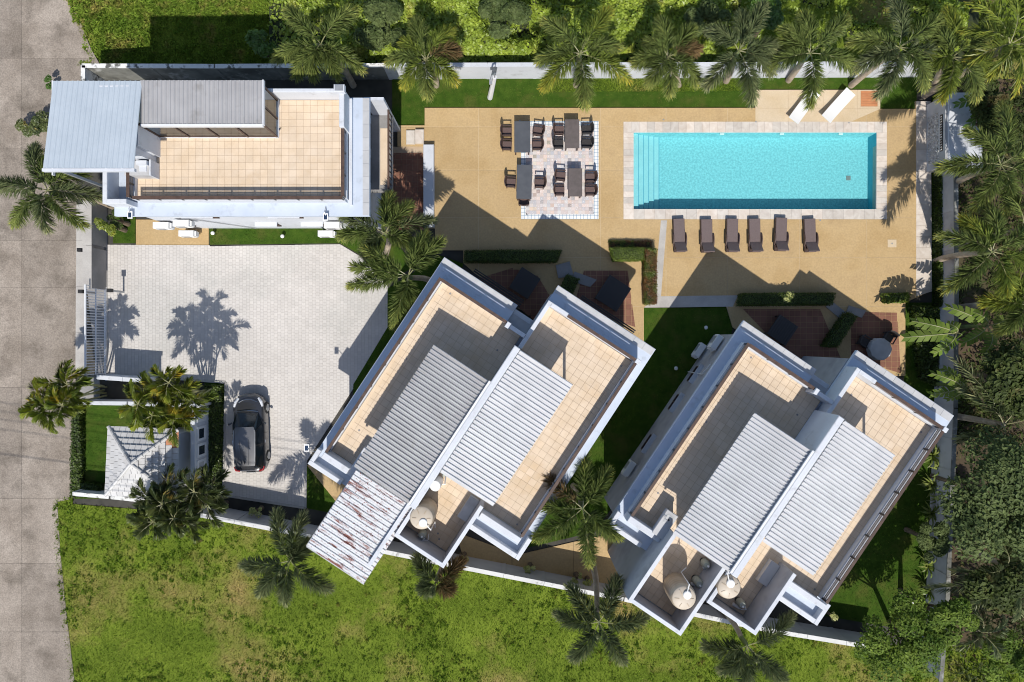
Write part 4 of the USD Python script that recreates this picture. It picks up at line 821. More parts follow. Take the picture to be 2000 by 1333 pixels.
def arm_chair(label, m1, m2, loc, rz):
    t = thing('arm_chair', label, 'chair', loc, rz, 'woven armchairs round the dining tables')     # faces +x
    part(t, 'seat', B().bev(-.26, .28, -.24, .24, .34, .43, .03), m2)
    back = B()
    n = 8
    for k in range(n):
        y0_, y1_ = -.29 + k * .58 / n, -.29 + (k + 1) * .58 / n; f = lambda y: -.25 - .07 * (1 - (y / .29) ** 2)
        for a, b, z0, z1, dx0, dx1 in ((y0_, y1_, .40, .86, 0, -.07),):
            back.hexa([[f(a), a, z0], [f(a) + .05, a, z0], [f(b) + .05, b, z0], [f(b), b, z0], [f(a) + dx1, a, z1], [f(a) + .05 + dx1, a, z1], [f(b) + .05 + dx1, b, z1], [f(b) + dx1, b, z1]])
    part(t, 'backrest', back, m1)
    for s in (-1, 1):
        part(t, 'armrest', B().bev(-.24, .26, s * .28 - .03, s * .28 + .03, .60, .65, .01).box(.20, .25, s * .28 - .025, s * .28 + .025, .43, .60).box(-.25, -.2, s * .28 - .025, s * .28 + .025, .3, .60), m1)
        for x in (-.22, .24): part(t, 'leg', B().box(x - .025, x + .025, s * .24 - .025, s * .24 + .025, 0, .36), m1)
    part(t, 'seat_frame', B().box(-.27, .27, -.255, .255, .26, .339), m1)
    return t
c1 = arm_chair('brown armchair outermost west of the slate table, on plain paving', M['wicker'], M['wicker_seat'], (*P(990, 257, .6), .12), 0)
c2 = arm_chair('black armchair tucked in at the west side of the brown table by the back lawn', M['wicker_black'], M['wicker_black'], (*P(1091, 281, .6), .12), 0)
CH = [(c1, (990, 284), -2, 'brown armchair beside the slate table, nearer the villas, on plain paving'), (c1, (1051, 256), 172, 'brown armchair turned slightly, pool side of the slate table, nearer the lawn'), (c1, (1049, 284), 180, 'brown armchair on the pool side of the slate table, nearer the villas'),
      (c1, (1092, 254), 0, 'brown armchair west of the brown table by the back lawn'), (c2, (1146, 253), 182, 'black armchair closest to the back lawn, pool side of its brown table'), (c2, (1146, 280), 178, 'black armchair beside the pool coping, second from the back lawn'),
      (c1, (998, 357), -3, 'brown armchair alone on plain paving beside the longest dining table'), (c1, (1054, 358), 178, 'brown armchair between the longest table and the brown table'), (c1, (1023, 392), 90, 'armchair pushed under the end of the longest dining table'),
      (c1, (1095, 344), -4, 'brown armchair west of the southern brown table, farther from the villas'), (c1, (1093, 373), 0, 'brown armchair west of the southern brown table, nearer the villas'),
      (c1, (1153, 347), 180, 'brown armchair east of the southern brown table, farther from the villas'), (c1, (1153, 373), 180, 'brown armchair east of the southern brown table, nearer the villas')]
for s, q, rz, lb in CH: copy_of(s, (*P(*q, .6), .12), rz, lb)

def lounger(label, loc, rz):
    t = thing('sun_lounger', label, 'sun lounger', loc, rz, 'brown loungers in a row by the pool')       # foot towards +y
    part(t, 'frame', B().bev(-.33, .33, -.95, .95, .16, .29, .02), M['wicker'])
    part(t, 'seat_panel', B().bev(-.31, .31, -.40, .94, .291, .335, .012), M['lounger_weave'])
    a = math.radians(38); c_, s_ = math.cos(a) * .72, math.sin(a) * .72
    bk = B().hexa([[-.31, -.42 - c_, .30 + s_], [.31, -.42 - c_, .30 + s_], [.31, -.42, .30], [-.31, -.42, .30], [-.31, -.38 - c_, .35 + s_], [.31, -.38 - c_, .35 + s_], [.31, -.39, .345], [-.31, -.39, .345]])
    part(t, 'backrest', bk, M['lounger_weave'])
    for s in (-1, 1):
        arm = B()
        for k in range(6):
            y0_, y1_ = -.62 + k * .13, -.62 + (k + 1) * .13; h = lambda y: .31 + .17 * math.sin(max(0, min(1, (y + .62) / .78)) * math.pi) ** .6
            arm.hexa([[s * .33, y0_, .25], [s * .39, y0_, .25], [s * .39, y1_, .25], [s * .33, y1_, .25], [s * .33, y0_, h(y0_)], [s * .39, y0_, h(y0_)], [s * .39, y1_, h(y1_)], [s * .33, y1_, h(y1_)]])
        part(t, 'armrest', arm, M['wicker'])
        for y in (-.85, .85): part(t, 'leg', B().box(s * .28 - .035, s * .28 + .035, y - .035, y + .035, 0, .16), M['wicker'])
    part(t, 'strut', B().box(-.28, .28, -.80, -.74, .28, .55), M['wicker'])
    return t
LQ = [(1326, 461, 2), (1379.5, 462, 1), (1429, 461, -1), (1473, 461, 1), (1524, 459, -2), (1581, 461, 2)]
LLB = ['brown lounger nearest the croton hedge, first of the row', 'second lounger of the row, with the tip of the villa shadow behind its back', 'third brown lounger, close to the fourth one', 'fourth brown lounger of the row by the pool', 'fifth brown lounger, reaching farthest onto the pool coping', 'last brown lounger, nearest the corner with the access cover']
l0 = lounger(LLB[0], (*P(LQ[0][0], LQ[0][1], .3), .12), LQ[0][2])
for q, lb in zip(LQ[1:], LLB[1:]): copy_of(l0, (*P(q[0], q[1], .3), .12), q[2], lb)
def sunbed(label, loc, rz):
    t = thing('white_sunbed', label, 'sunbed', loc, rz, 'white sunbeds at the pool end')
    n = 10; ys = np.linspace(-1.05, 1.05, n + 1); zf = lambda y: .34 + .12 * (y / 1.05) ** 2
    sh_ = B()
    for a, b in zip(ys[:-1], ys[1:]): sh_.hexa([[-.33, a, zf(a) - .07], [.33, a, zf(a) - .07], [.33, b, zf(b) - .07], [-.33, b, zf(b) - .07], [-.33, a, zf(a)], [.33, a, zf(a)], [.33, b, zf(b)], [-.33, b, zf(b)]])
    part(t, 'shell', sh_, M['plastic_white'])
    for y in (-.75, .75): part(t, 'foot', B().box(-.29, .29, y - .06, y + .06, 0, .27), M['plastic_white'])
    return t
s0 = sunbed('white sunbed crossed by palm fronds, at the far edge of the pool', (*P(1571, 208, .5), .122), -37)
copy_of(s0, (*P(1637, 207, .5), .122), -42, 'fully visible white sunbed beside the square timber deck')
def patio_table(q, a, w, l, label):
    t = thing('patio_table', label, 'table', (*P(*q, .7), .125), -a, 'dark square tables on the villa patios')
    n = 9
    part(t, 'table_frame', B().box(-w / 2, w / 2, -l / 2, l / 2, .62, .69), M['dark'])
    for k in range(n): part(t, 'slat', B().box(-w / 2 + k * w / n + .008, -w / 2 + (k + 1) * w / n - .008, -l / 2, l / 2, .691, .72), M['wicker_black'])
    for sx in (-1, 1):
        for sy in (-1, 1): part(t, 'leg', B().box(sx * (w / 2 - .07) - .04, sx * (w / 2 - .07) + .04, sy * (l / 2 - .07) - .04, sy * (l / 2 - .07) + .04, 0, .62), M['dark'])
patio_table((1025, 554), 33, 1.25, 1.35, 'dark square table on the shaded patio closest to the car park')
patio_table((1197, 574), 33, 1.45, 1.55, 'dark square table on the shaded patio beside the croton hedge')
patio_table((1527, 646), 34, 1.25, 1.30, 'dark square table on the shaded patio of the second villa')
t = thing('covered_table', 'round table under a grey cloth in the corner patio', 'table', (*P(1718, 683, .7), .125))
pr = [(0, .74), (.60, .74), (.63, .70)]; part(t, 'table_cloth', B().lathe(pr + [(.66, .35)], 10).get() if False else B().lathe([(.66, .35), (.63, .71), (.60, .74), (0, .745)], 10), M['wall_grey']); part(t, 'leg', B().cyl(0, 0, 0, .7, .06), M['dark'])
copy_of(c2, (*P(1689, 668, .6), .12), -30, 'black armchair west of the grey covered table', None); copy_of(c2, (*P(1737, 661, .6), .12), 240, 'black armchair between the grey covered table and the orange paving', None)

# lamp on the back lawn
q = P(957, 192); t = thing('garden_lamp', 'tall white lamp post with a bent head on the back lawn', 'lamp', (*q, .02))
top = np.r_[P(966, 152, 3.0) - q, 3.0]
part(t, 'post', B().tube([[0, 0, 0], top * .5, top], [.16, .14, .12], 8), M['white_metal']); part(t, 'arm', B().tube([top, top + [.02, .1, .25], top + [-.12, -.05, .38], top + [-.2, -.3, .3]], .05, 8), M['grey_metal']); part(t, 'lamp_head', B().box(top[0] - .28, top[0] - .12, top[1] - .48, top[1] - .22, 3.2, 3.3), M['grey_metal'])
for q, lb in (((420, 458), 'white globe light on the turf beside the tan slab'), ((555, 464), 'white globe light on the turf near the middle of the house wall'), ((1376, 641), 'white globe light on the shaded lawn near the villa corner'), ((1318, 720), 'white globe light on the dark lawn between the villas'), ((1776, 1172), 'white globe light on the sunny strip of turf by the jungle')):
    t = thing('globe_light', lb, 'lamp', (*P(*q), .02)); part(t, 'stem', B().cyl(0, 0, 0, .22, .035, n=8), M['dark']); m_ = trimesh.creation.icosphere(2, .11); m_.apply_translation([0, 0, .3]); part(t, 'globe', B().tm(m_), M['plastic_white'], smooth=True)

# ------------------------------------------------------------------ the car, nose to the north
def car(label, loc, rz):
    t = thing('parked_car', label, 'car', loc, rz)
    ys = np.array([-2.18, -2.12, -1.95, -1.5, -.8, 0, .8, 1.3, 1.7, 1.98, 2.12, 2.2])
    hw = np.array([.60, .72, .82, .885, .90, .90, .895, .88, .82, .70, .52, .30])
    zt = np.array([.78, .92, .98, 1.0, 1.0, 1.0, .99, .95, .88, .78, .68, .60]); n = 18
    ring = []
    for y, w, z in zip(ys, hw, zt):
        p = []
        for k in range(n + 1):
            a = math.pi * k / n; cx, sz = math.cos(a), math.sin(a)
            p.append((w * np.sign(cx) * abs(cx) ** .42, y, .22 + (z - .22) * sz ** .38))
        ring.append(p)
    v = np.array(ring).reshape(-1, 3); m_ = n + 1; f = []
    for i in range(len(ys) - 1):
        for k in range(n): a = i * m_ + k; f += [[a, a + 1, a + m_ + 1], [a, a + m_ + 1, a + m_]]
    for i0, sgn in ((0, 1), ((len(ys) - 1) * m_, -1)):
        for k in range(1, n): f.append([i0, i0 + k, i0 + k + 1][::sgn])
    part(t, 'body', (v, np.array(f)[:, ::-1]), M['car_paint'], smooth=30)
    # glasshouse: belt and roof outlines, panes between them
    belt = [(-.80, -2.0, .985), (-.86, -.6, 1.0), (-.85, .55, 1.0), (-.60, 1.15, .985), (.60, 1.15, .985), (.85, .55, 1.0), (.86, -.6, 1.0), (.80, -2.0, .985)]
    roof = [(-.56, -1.72, 1.50), (-.63, -.6, 1.56), (-.62, .18, 1.54), (-.52, .40, 1.51), (.52, .40, 1.51), (.62, .18, 1.54), (.63, -.6, 1.56), (.56, -1.72, 1.50)]
    bt, rf = np.array(belt), np.array(roof)
    def quad(i, j, ins=0.0): 
        c = np.array([bt[i], bt[j], rf[j], rf[i]]); g = c.mean(0); return c + (g - c) * ins
    sides = {'side_window': [(0, 1), (1, 2), (5, 6), (6, 7)], 'windscreen': [(3, 4)], 'rear_window': [(7, 0)], 'quarter_window': [(2, 3), (4, 5)]}
    shell = B()
    for i in range(8):
        j = (i + 1) % 8; shell.add(quad(i, j), [[0, 1, 2], [0, 2, 3], [0, 2, 1], [0, 3, 2]])
    part(t, 'pillars', shell, M['car_paint'])
    for nm, es in sides.items():
        for i, j in es:
            c = quad(i, j, .07); nn = np.cross(c[1] - c[0], c[3] - c[0]); nn /= np.linalg.norm(nn); g = c.mean(0); nn = nn if np.dot(nn[:2], g[:2]) > 0 else -nn
            part(t, nm, B().add(np.vstack([c + nn * .008, c - nn * .004]), QF), M['car_glass'])
    gx, gy = np.meshgrid(np.linspace(-1, 1, 9), np.linspace(0, 1, 13), indexing='ij')
    yy = -1.74 + gy * 2.16; ww = np.interp(yy, [-1.74, -1.2, -.3, .2, .42], [.54, .60, .64, .61, .50])
    zz = 1.515 + .055 * (1 - gx ** 2) + .03 * np.sin(np.clip((yy + 1.74) / 2.16, 0, 1) * math.pi)
    v = np.stack([gx * ww, yy, zz], -1).reshape(-1, 3); i, j = np.meshgrid(np.arange(8), np.arange(12), indexing='ij'); q = np.stack([i * 13 + j, (i + 1) * 13 + j, (i + 1) * 13 + j + 1, i * 13 + j + 1], -1).reshape(-1, 4)
    part(t, 'roof', (v, np.vstack([q[:, [0, 1, 2]], q[:, [0, 2, 3]]])), M['car_roof'], smooth=True)
    for s in (-1, 1):
        part(t, 'roof_rail', B().tube([[s * .56, -1.5, 1.56], [s * .60, -.5, 1.62], [s * .57, .25, 1.58]], .02, 6), M['grey_metal'])
        part(t, 'roof_crease', B().tube([[s * .20, -1.68, 1.575], [s * .26, -.3, 1.617]], .012, 5), M['car_roof'])
        h = part(t, 'headlight', B().tube([[s * .80, 1.48, .83], [s * .72, 1.75, .82], [s * .56, 1.96, .76]], [.05, .09, .06], 8), M['lamp_glass'])
        part(t, 'tail_light', B().tube([[s * .82, -1.86, .93], [s * .74, -2.06, .90], [s * .55, -2.13, .86]], [.06, .08, .05], 8), M['red_lamp'])
        m = part(t, 'mirror', B().tube([[s * .86, .62, 1.02], [s * 1.0, .55, 1.06], [s * 1.06, .50, 1.06]], [.03, .075, .05], 8), M['car_paint'])
        for y in (-1.36, 1.36):
            w = part(t, 'wheel', B().tube([[s * .70, y, .33], [s * .915, y, .33]], .33, 20), M['tyre']); part(w, 'rim', B().tube([[s * .90, y, .33], [s * .925, y, .33]], .22, 12), M['grey_metal'])
        part(t, 'wiper', B().tube([[s * .1, 1.13, 1.01], [s * .1 + .42, 1.02, 1.10]], .012, 5), M['dark'])
        part(t, 'door_handle', B().box(s * .895, s * .925, -.55, -.38, .86, .89), M['chrome']); part(t, 'door_seam', B().box(s * .885, s * .903, -.02, .0, .35, .98), M['dark'])
    part(t, 'bonnet_trim', B().tube([[-.52, 1.74, .905], [-.25, 1.86, .90], [0, 1.89, .90], [.25, 1.86, .90], [.52, 1.74, .905]], .012, 5), M['chrome'])
    part(t, 'cowl_trim', B().tube([[-.60, 1.22, .995], [0, 1.29, 1.005], [.60, 1.22, .995]], .02, 5), M['chrome'])
    part(t, 'aerial', B().tube([[0, -1.45, 1.57], [0, -1.62, 1.66]], .02, 6), M['dark']); part(t, 'spoiler', B().bev(-.5, .5, -1.98, -1.72, 1.47, 1.50, .01), M['car_paint'])
    part(t, 'rear_bumper', B().box(-.55, .55, -2.24, -2.14, .35, .62), M['dark']); part(t, 'number_plate', B().box(-.25, .25, -2.26, -2.24, .64, .76), M['plastic_white'])
car('dark grey car parked on the pale paving, nose towards the gate house', (*P(497, 843), .016), 1.5)

# overhead cables beyond the hut, crossing the yard
for k, (ys_, lb) in enumerate(((-4.6, 'overhead cable nearest the villas'), (-5.1, 'second overhead cable'), (-5.55, 'third overhead cable'), (-6.1, 'fourth overhead cable'), (-7.5, 'thick overhead cable farthest from the villas'))):
    n = 14; s = np.linspace(0, 1, n); z = 13.2 - .12 * k - .8 * 4 * s * (1 - s); x = -40 + 70 * s; y = ys_ - .7 * z - .13 * (x + 30)
    t = thing('overhead_cable', lb + ', strung above the grass field', 'cable', (0, 0, 0)); part(t, 'wire', B().tube(np.c_[x, y, z], .016 if k < 4 else .026, 5), M['cable'])

# ------------------------------------------------------------------ palms
def leaflets(base, d, side, up, ln, wd, roll):
    "blades from base along d; two triangles each; returns vertices"
    w = np.cross(d, roll); w /= np.linalg.norm(w, axis=1, keepdims=True) + 1e-9
    mid = base + d * ln[:, None] * .4; w = w * wd[:, None] / 2
    tip = base + d * ln[:, None]; tip[:, 2] -= ln * .18
    return np.stack([base, mid - w, tip, mid + w], 1)
LF = np.array([[0, 1, 2], [0, 2, 3]])
def curve(p0, p1, rise, n=16):
    p0, p1 = np.asarray(p0, float), np.asarray(p1, float); c = p0 + (p1 - p0) * .48; c[2] = max(p0[2], p1[2]) + rise
    s = np.linspace(0, 1, n)[:, None]; return (1 - s) ** 2 * p0 + 2 * s * (1 - s) * c + s * s * p1
def frond_mesh(p0, p1, rise, n, plume, wd, start=.13, spread=(-40, 220), lean=(66, 36), lmul=1.0, flat=False):
    c = curve(p0, p1, rise, 24); L = np.linalg.norm(np.diff(c, axis=0), axis=1).sum()
    t = np.sort(R.uniform(start, 1, n)); i = np.clip(t * 23, 0, 22.999); k = i.astype(int); fr = (i - k)[:, None]
    base = c[k] * (1 - fr) + c[k + 1] * fr; ax = c[k + 1] - c[k]; ax /= np.linalg.norm(ax, axis=1, keepdims=True)
    side = np.cross(ax, [0, 0, 1.0]); side /= np.linalg.norm(side, axis=1, keepdims=True) + 1e-9; up = np.cross(side, ax)
    u = (t - start) / (1 - start)
    if flat: psi = np.radians(np.where(R.random(n) < .5, R.normal(28, 12, n), R.normal(152, 12, n)))
    else: psi = np.radians(R.uniform(*spread, n))
    phi = np.radians(lean[0] + (lean[1] - lean[0]) * u ** 1.5 + R.normal(0, 7, n))
    rad = side * np.cos(psi)[:, None] + up * np.sin(psi)[:, None]
    d = ax * np.cos(phi)[:, None] + rad * np.sin(phi)[:, None]
    ln = plume * lmul * (np.sin(np.clip(.14 + .76 * u, 0, 1) * math.pi) ** .5) * R.uniform(.8, 1.12, n)
    v = leaflets(base, d, side, up, ln, wd * R.uniform(.7, 1.3, n), ax if flat else np.cross(rad, ax) * 0 + R.normal(0, 1, (n, 3)))
    return c, v.reshape(-1, 3), (np.arange(n)[:, None, None] * 4 + LF).reshape(-1, 3), np.repeat(np.clip(.75 * u ** 1.6 + R.normal(.1, .16, n), 0, 1), 4)
def add_frond(t, o, p0, p1, rise, m, n=420, plume=.70, wd=.056, name='frond', **k):
    c, v, f, rv = frond_mesh(p0, p1, rise, n, plume, wd, **k)
    fr = part(t, name, (v - o, f), m, rv=rv)
    part(fr, 'rib', B().tube(c[::3] - o, np.linspace(.026, .007, len(c[::3])), 5), M['rachis'])
def palm(label, crown, z, base, tips, col='frond', tipcol=None, drop=.75, rise=.55, brown=(), n=430, plume=.72, trunk=True, group='foxtail palms', tr=.15):
    c3 = np.r_[P(*crown, z), z]; b3 = np.r_[P(*base), 0.0] if base else np.r_[c3[:2] + R.normal(0, .15, 2), 0.0]; o = b3.copy()
    t = thing('palm_tree', label, 'palm tree', b3, 0, group)
    if trunk:
        s = np.linspace(0, 1, 9)[:, None]; pth = b3 + (c3 - [0, 0, .9] - b3) * s; pth[:, :2] += (np.sin(s * math.pi) * .12)
        part(t, 'trunk', B().tube(pth - o - [0, 0, .0], np.linspace(tr * 1.25, tr * .85, 9), 10), M['trunk'], smooth=40)
        part(t, 'crown_shaft', B().tube([pth[-1] - o, c3 - o - [0, 0, .3], c3 - o], [tr * .95, tr * .8, .06], 10), M['shaft'], smooth=40)
    for k, q in enumerate(tips):
        dr = drop * R.uniform(.6, 1.3); tp_ = np.r_[P(*q, z - dr), z - dr]; p0 = c3 + (tp_ - c3) * [.03, .03, 0]
        add_frond(t, o, p0, tp_, rise * R.uniform(.8, 1.2), M['frond_brown'] if k in brown else M[tipcol if tipcol and k % 2 else col], n, plume * R.uniform(.92, 1.08))
    a = R.uniform(0, 6.28); add_frond(t, o, c3, c3 + [.25 * math.cos(a), .25 * math.sin(a), 1.1], .3, M[col], 160, .28, .04, 'spear', lean=(30, 15))
    return t
PALMS = [
 ('tall palm behind the gate house terrace, its trunk leaning across the shaded wall', (626, 86), 5.8, (690, 168), [(560, 20), (692, 22), (538, 118), (578, 150), (706, 138), (660, 150), (612, 150)], 'frond', None),
 ('palm with a browning side frond over the first stretch of white wall', (832, 117), 4.6, (852, 168), [(812, 42), (880, 62), (893, 100), (890, 160), (835, 188), (790, 168), (760, 122), (788, 84)], 'frond', 'frond_yellow', (2,)),
 ('broad bright green palm in the middle of the back lawn', (1133, 105), 5.4, (1125, 168), [(1064, 42), (1188, 22), (1208, 92), (1226, 156), (1143, 208), (1062, 172), (1052, 120)], 'frond', 'frond_yellow'),
 ('palm with a browning frond behind the left end of the pool', (1305, 112), 4.6, (1325, 168), [(1288, 40), (1352, 58), (1364, 98), (1362, 162), (1308, 186), (1268, 162), (1240, 124), (1262, 84)], 'frond', None, (2,)),
 ('thin dark palm between two fuller palms behind the pool', (1443, 100), 5.6, (1418, 160), [(1492, 8), (1384, 62), (1520, 98), (1380, 168), (1470, 200), (1448, 28), (1508, 142)], 'frond_dark', None),
 ('palm hanging over the first white sunbed', (1583, 104), 5.8, (1540, 158), [(1528, 58), (1565, 30), (1652, 38), (1672, 138), (1582, 206), (1502, 130), (1520, 88)], 'frond', None),
 ('large palm with a thick trunk leaning over the wall by the timber deck', (1757, 93), 6.3, (1662, 168), [(1745, 4), (1838, 38), (1846, 128), (1806, 172), (1716, 186), (1664, 84), (1672, 134)], 'frond_dark', 'frond'),
 ('yellow green palm at the corner behind the pump house', (1860, 112), 6.2, (1822, 172), [(1852, 22), (1928, 60), (1938, 140), (1906, 192), (1840, 194), (1804, 58), (1800, 128)], 'frond_yellow', 'frond'),
 ('palm leaning from behind the garden wall below the pump house', (1955, 322), 6.2, (1838, 372), [(1955, 208), (1836, 328), (1898, 412), (1962, 420), (2042, 262), (2050, 380), (1890, 258)], 'frond', None),
 ('lush palm beside the lower end of the jungle wall', (1938, 492), 6.4, (1826, 510), [(1838, 462), (1880, 430), (1848, 566), (1962, 588), (2020, 440), (2030, 530), (1925, 400)], 'frond', 'frond_yellow'),
 ('palm cut by the picture edge above the banana plants', (2002, 596), 5.6, None, [(1920, 590), (1950, 650), (1960, 540), (2040, 650), (2060, 560)], 'frond_yellow', 'frond'),
 ('palm with long fronds over the road beside the light blue canopy', (92, 372), 5.4, (220, 404), [(68, 288), (104, 300), (-4, 364), (28, 440), (92, 448), (164, 442), (196, 386), (168, 338)], 'frond_dark', 'frond'),
 ('palm beside the gate house corner, next to the red patio', (752, 456), 4.8, (752, 500), [(762, 382), (668, 420), (664, 462), (846, 430), (800, 402), (712, 500), (810, 480)], 'frond', 'frond_dark'),
 ('palm touching the front corner of the villa with the rusty canopy', (797, 540), 5.6, (850, 556), [(832, 458), (862, 470), (712, 486), (684, 560), (690, 522), (772, 638), (800, 600)], 'frond', None),
 ('palm growing between the two villas above the small tan yard', (1138, 994), 6.2, None, [(1142, 892), (1042, 982), (1046, 1052), (1152, 1104), (1208, 1050), (1186, 920), (1052, 915)], 'frond', None, (6,)),
 ('dark palm with a visible trunk in the field below the tan yard', (1170, 1216), 6.4, (1155, 1092), [(1088, 1200), (1112, 1146), (1120, 1286), (1218, 1294), (1262, 1206), (1206, 1132)], 'frond_dark', None),
 ('dark palm in the field below the end of the paved driveway', (566, 1096), 5.4, None, [(540, 1000), (592, 1006), (474, 1106), (506, 1160), (556, 1176), (642, 1150), (604, 1060)], 'frond_dark', None),
 ('dry palm half hidden below the tank yard of the first villa', (852, 1138), 4.6, None, [(816, 1088), (902, 1096), (826, 1150), (880, 1150)], 'frond_dark', 'frond_brown'),
 ('dark palm at the bottom edge below the yards of the second villa', (1460, 1262), 5.2, None, [(1376, 1262), (1546, 1204), (1448, 1344), (1532, 1330), (1410, 1310)], 'frond_dark', None),
]
for a in PALMS: palm(*a[:5], col=a[5], tipcol=a[6], brown=a[7] if len(a) > 7 else ())

def clump_palm(label, base, heads, z, m, n=5, ln=1.0, zs=.6, group='clustering palms'):
    b3 = np.r_[P(*base), 0.0]; t = thing('clump_palm', label, 'palm tree', b3, 0, group)
    for q in heads:
        zz = z + R.uniform(-zs, zs); h = np.r_[P(*q, zz), zz]; b = b3 + np.r_[R.normal(0, .25, 2), 0]
        part(t, 'stem', B().tube(np.array([b, b + (h - b) * .5 + [.05, .05, 0], h]) - b3, [.05, .045, .035], 6), M['rachis'])
        a0 = R.uniform(0, 6.28)
        for k in range(n):
            a = a0 + k * 2 * math.pi / n + R.uniform(-.3, .3); L = ln * R.uniform(.75, 1.2); tip = h + [L * math.cos(a), L * math.sin(a), R.uniform(-.35, .25)]
            add_frond(t, b3, h, tip, .35, m, 110, .50, .105, flat=True, lean=(50, 22), start=.2)
clump_palm('yellowing clump of palms leaning over the road beside the gate', (207, 762), [(86, 778), (118, 748), (122, 792), (138, 778), (98, 800), (132, 752), (80, 800)], 5.0, M['areca'])
clump_palm('large yellow green clump of palms between the hut and the driveway', (398, 768), [(318, 785), (286, 768), (350, 768), (298, 812), (340, 818), (372, 782), (330, 748), (270, 790), (355, 800), (310, 760)], 4.9, M['areca'], ln=1.1)
clump_palm('dark fan-like clump of palms at the hut corner by the field', (400, 945), [(292, 972), (330, 958), (380, 962), (298, 1002), (340, 1012), (404, 990), (412, 950), (352, 990), (318, 985), (300, 1020), (370, 1018)], 4.6, M['areca_dark'], n=6, ln=.95)

# ------------------------------------------------------------------ leaves, bushes, trees
def leaf_quads(c, nrm, size, asp=.55):
    n = len(c); nrm = nrm / (np.linalg.norm(nrm, axis=1, keepdims=True) + 1e-9); r = R.normal(0, 1, (n, 3)); a = np.cross(nrm, r); a /= np.linalg.norm(a, axis=1, keepdims=True) + 1e-9; b = np.cross(nrm, a)
    s = size * R.uniform(.6, 1.35, n)[:, None]; v = np.stack([c - a * s, c - b * s * asp + nrm * s * .12, c + a * s - nrm * s * .1, c + b * s * asp + nrm * s * .12], 1)
    return v.reshape(-1, 3), (np.arange(n)[:, None, None] * 4 + LF).reshape(-1, 3), np.repeat(R.random(n), 4)
def leaf_part(t, name, c, nrm, size, m, asp=.55, kind=None, o=(0, 0, 0)):
    v, f, rv = leaf_quads(c, nrm, size, asp); return part(t, name, (v - np.asarray(o), f), m, rv=rv, kind=kind)
def tree(label, q, z, rad, m, n=5000, size=.12, clumps=14, flat=.6, cat='tree', name='leafy_tree', trunk_base=None):
    c = np.r_[P(*q, z), z]; b = np.r_[P(*trunk_base), 0] if trunk_base else np.r_[c[:2], 0]; t = thing(name, label, cat, b)
    cc, cr = [], []
    for k in range(clumps):
        a, r_ = R.uniform(0, 6.28), rad * math.sqrt(R.random()) * .78; cc.append(c + [r_ * math.cos(a), r_ * math.sin(a), R.uniform(-.5, .6) * rad * flat * (1.2 - r_ / rad)]); cr.append(rad * R.uniform(.22, .42))
    cc, cr = np.array(cc), np.array(cr); k = R.choice(clumps, n, p=cr ** 2 / (cr ** 2).sum()); d = R.normal(0, 1, (n, 3)); d /= np.linalg.norm(d, axis=1, keepdims=True); d[:, 2] = np.abs(d[:, 2]) * .95 - .15
    pos = cc[k] + d * (cr[k] * R.uniform(.72, 1.1, n))[:, None] * [1, 1, .75]
    leaf_part(t, 'crown', pos, d + [0, 0, .8] + R.normal(0, .45, (n, 3)), size, m, o=b)
    part(t, 'trunk', B().tube(np.array([b, b * .4 + c * .6 - [0, 0, .3], c - [0, 0, .2]]) - b, [.16, .11, .06], 8), M['bark'], smooth=40)
    lb_ = B()
    for j in range(0, clumps, 2): lb_.tube(np.array([b * .45 + c * .55 - [0, 0, .4], cc[j]]) - b, [.06, .02], 5)
    part(t, 'limbs', lb_, M['bark'])
    return t
# the green scrub behind the wall
def mound(x, y):
    p = np.stack([x * .28, y * .28, 0 * x], -1); a = fbm(p, 4, 21); q = np.stack([x * .9, y * .9, 0 * x], -1)
    m_ = np.clip((a - .36) * 4.2, 0, 1) ** 1.2
    return m_ * (1.1 + 1.1 * fbm(q, 3, 4)) * np.clip((y - 15.6) / 1.0, 0, 1) * np.clip((x + 13.5) / 3, 0, 1)
def ground_cover(name, x0, x1, y0, y1, n, zf, m, size, asp=.6, tilt=.7, thin=None):
    xy = R.uniform((x0, y0), (x1, y1), (n, 2))
    if thin is not None: xy = xy[R.random(n) < thin(xy[:, 0], xy[:, 1])]
    x, y = xy.T; z = zf(x, y); e = .15; g = np.stack([-(zf(x + e, y) - z) / e, -(zf(x, y + e) - z) / e, np.ones_like(z)], -1)
    c = np.c_[xy, z + R.uniform(-.12, .10, len(z))]
    v, f, rv = leaf_quads(c, g + R.normal(0, tilt, g.shape), size, asp); p = part('/World', name, (v, f), m, rv=rv); tag(p, kind='stuff')
ground_cover('scrub_foliage', -14, 25.2, 15.5, 21.5, 95000, lambda x, y: mound(x, y) + .0, M['scrub'], .105, .7, thin=lambda x, y: .12 + .88 * np.clip(mound(x, y) * 1.4, 0, 1))
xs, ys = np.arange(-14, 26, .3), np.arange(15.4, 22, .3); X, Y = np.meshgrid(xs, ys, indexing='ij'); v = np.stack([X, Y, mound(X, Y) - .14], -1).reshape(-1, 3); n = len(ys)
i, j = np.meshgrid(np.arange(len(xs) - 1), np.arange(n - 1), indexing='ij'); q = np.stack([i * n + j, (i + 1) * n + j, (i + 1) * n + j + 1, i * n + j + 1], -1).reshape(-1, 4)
tag(part('/World', 'scrub_shade', (v, np.vstack([q[:, [0, 1, 2]], q[:, [0, 2, 3]]])), M['core'], smooth=True), kind='stuff')
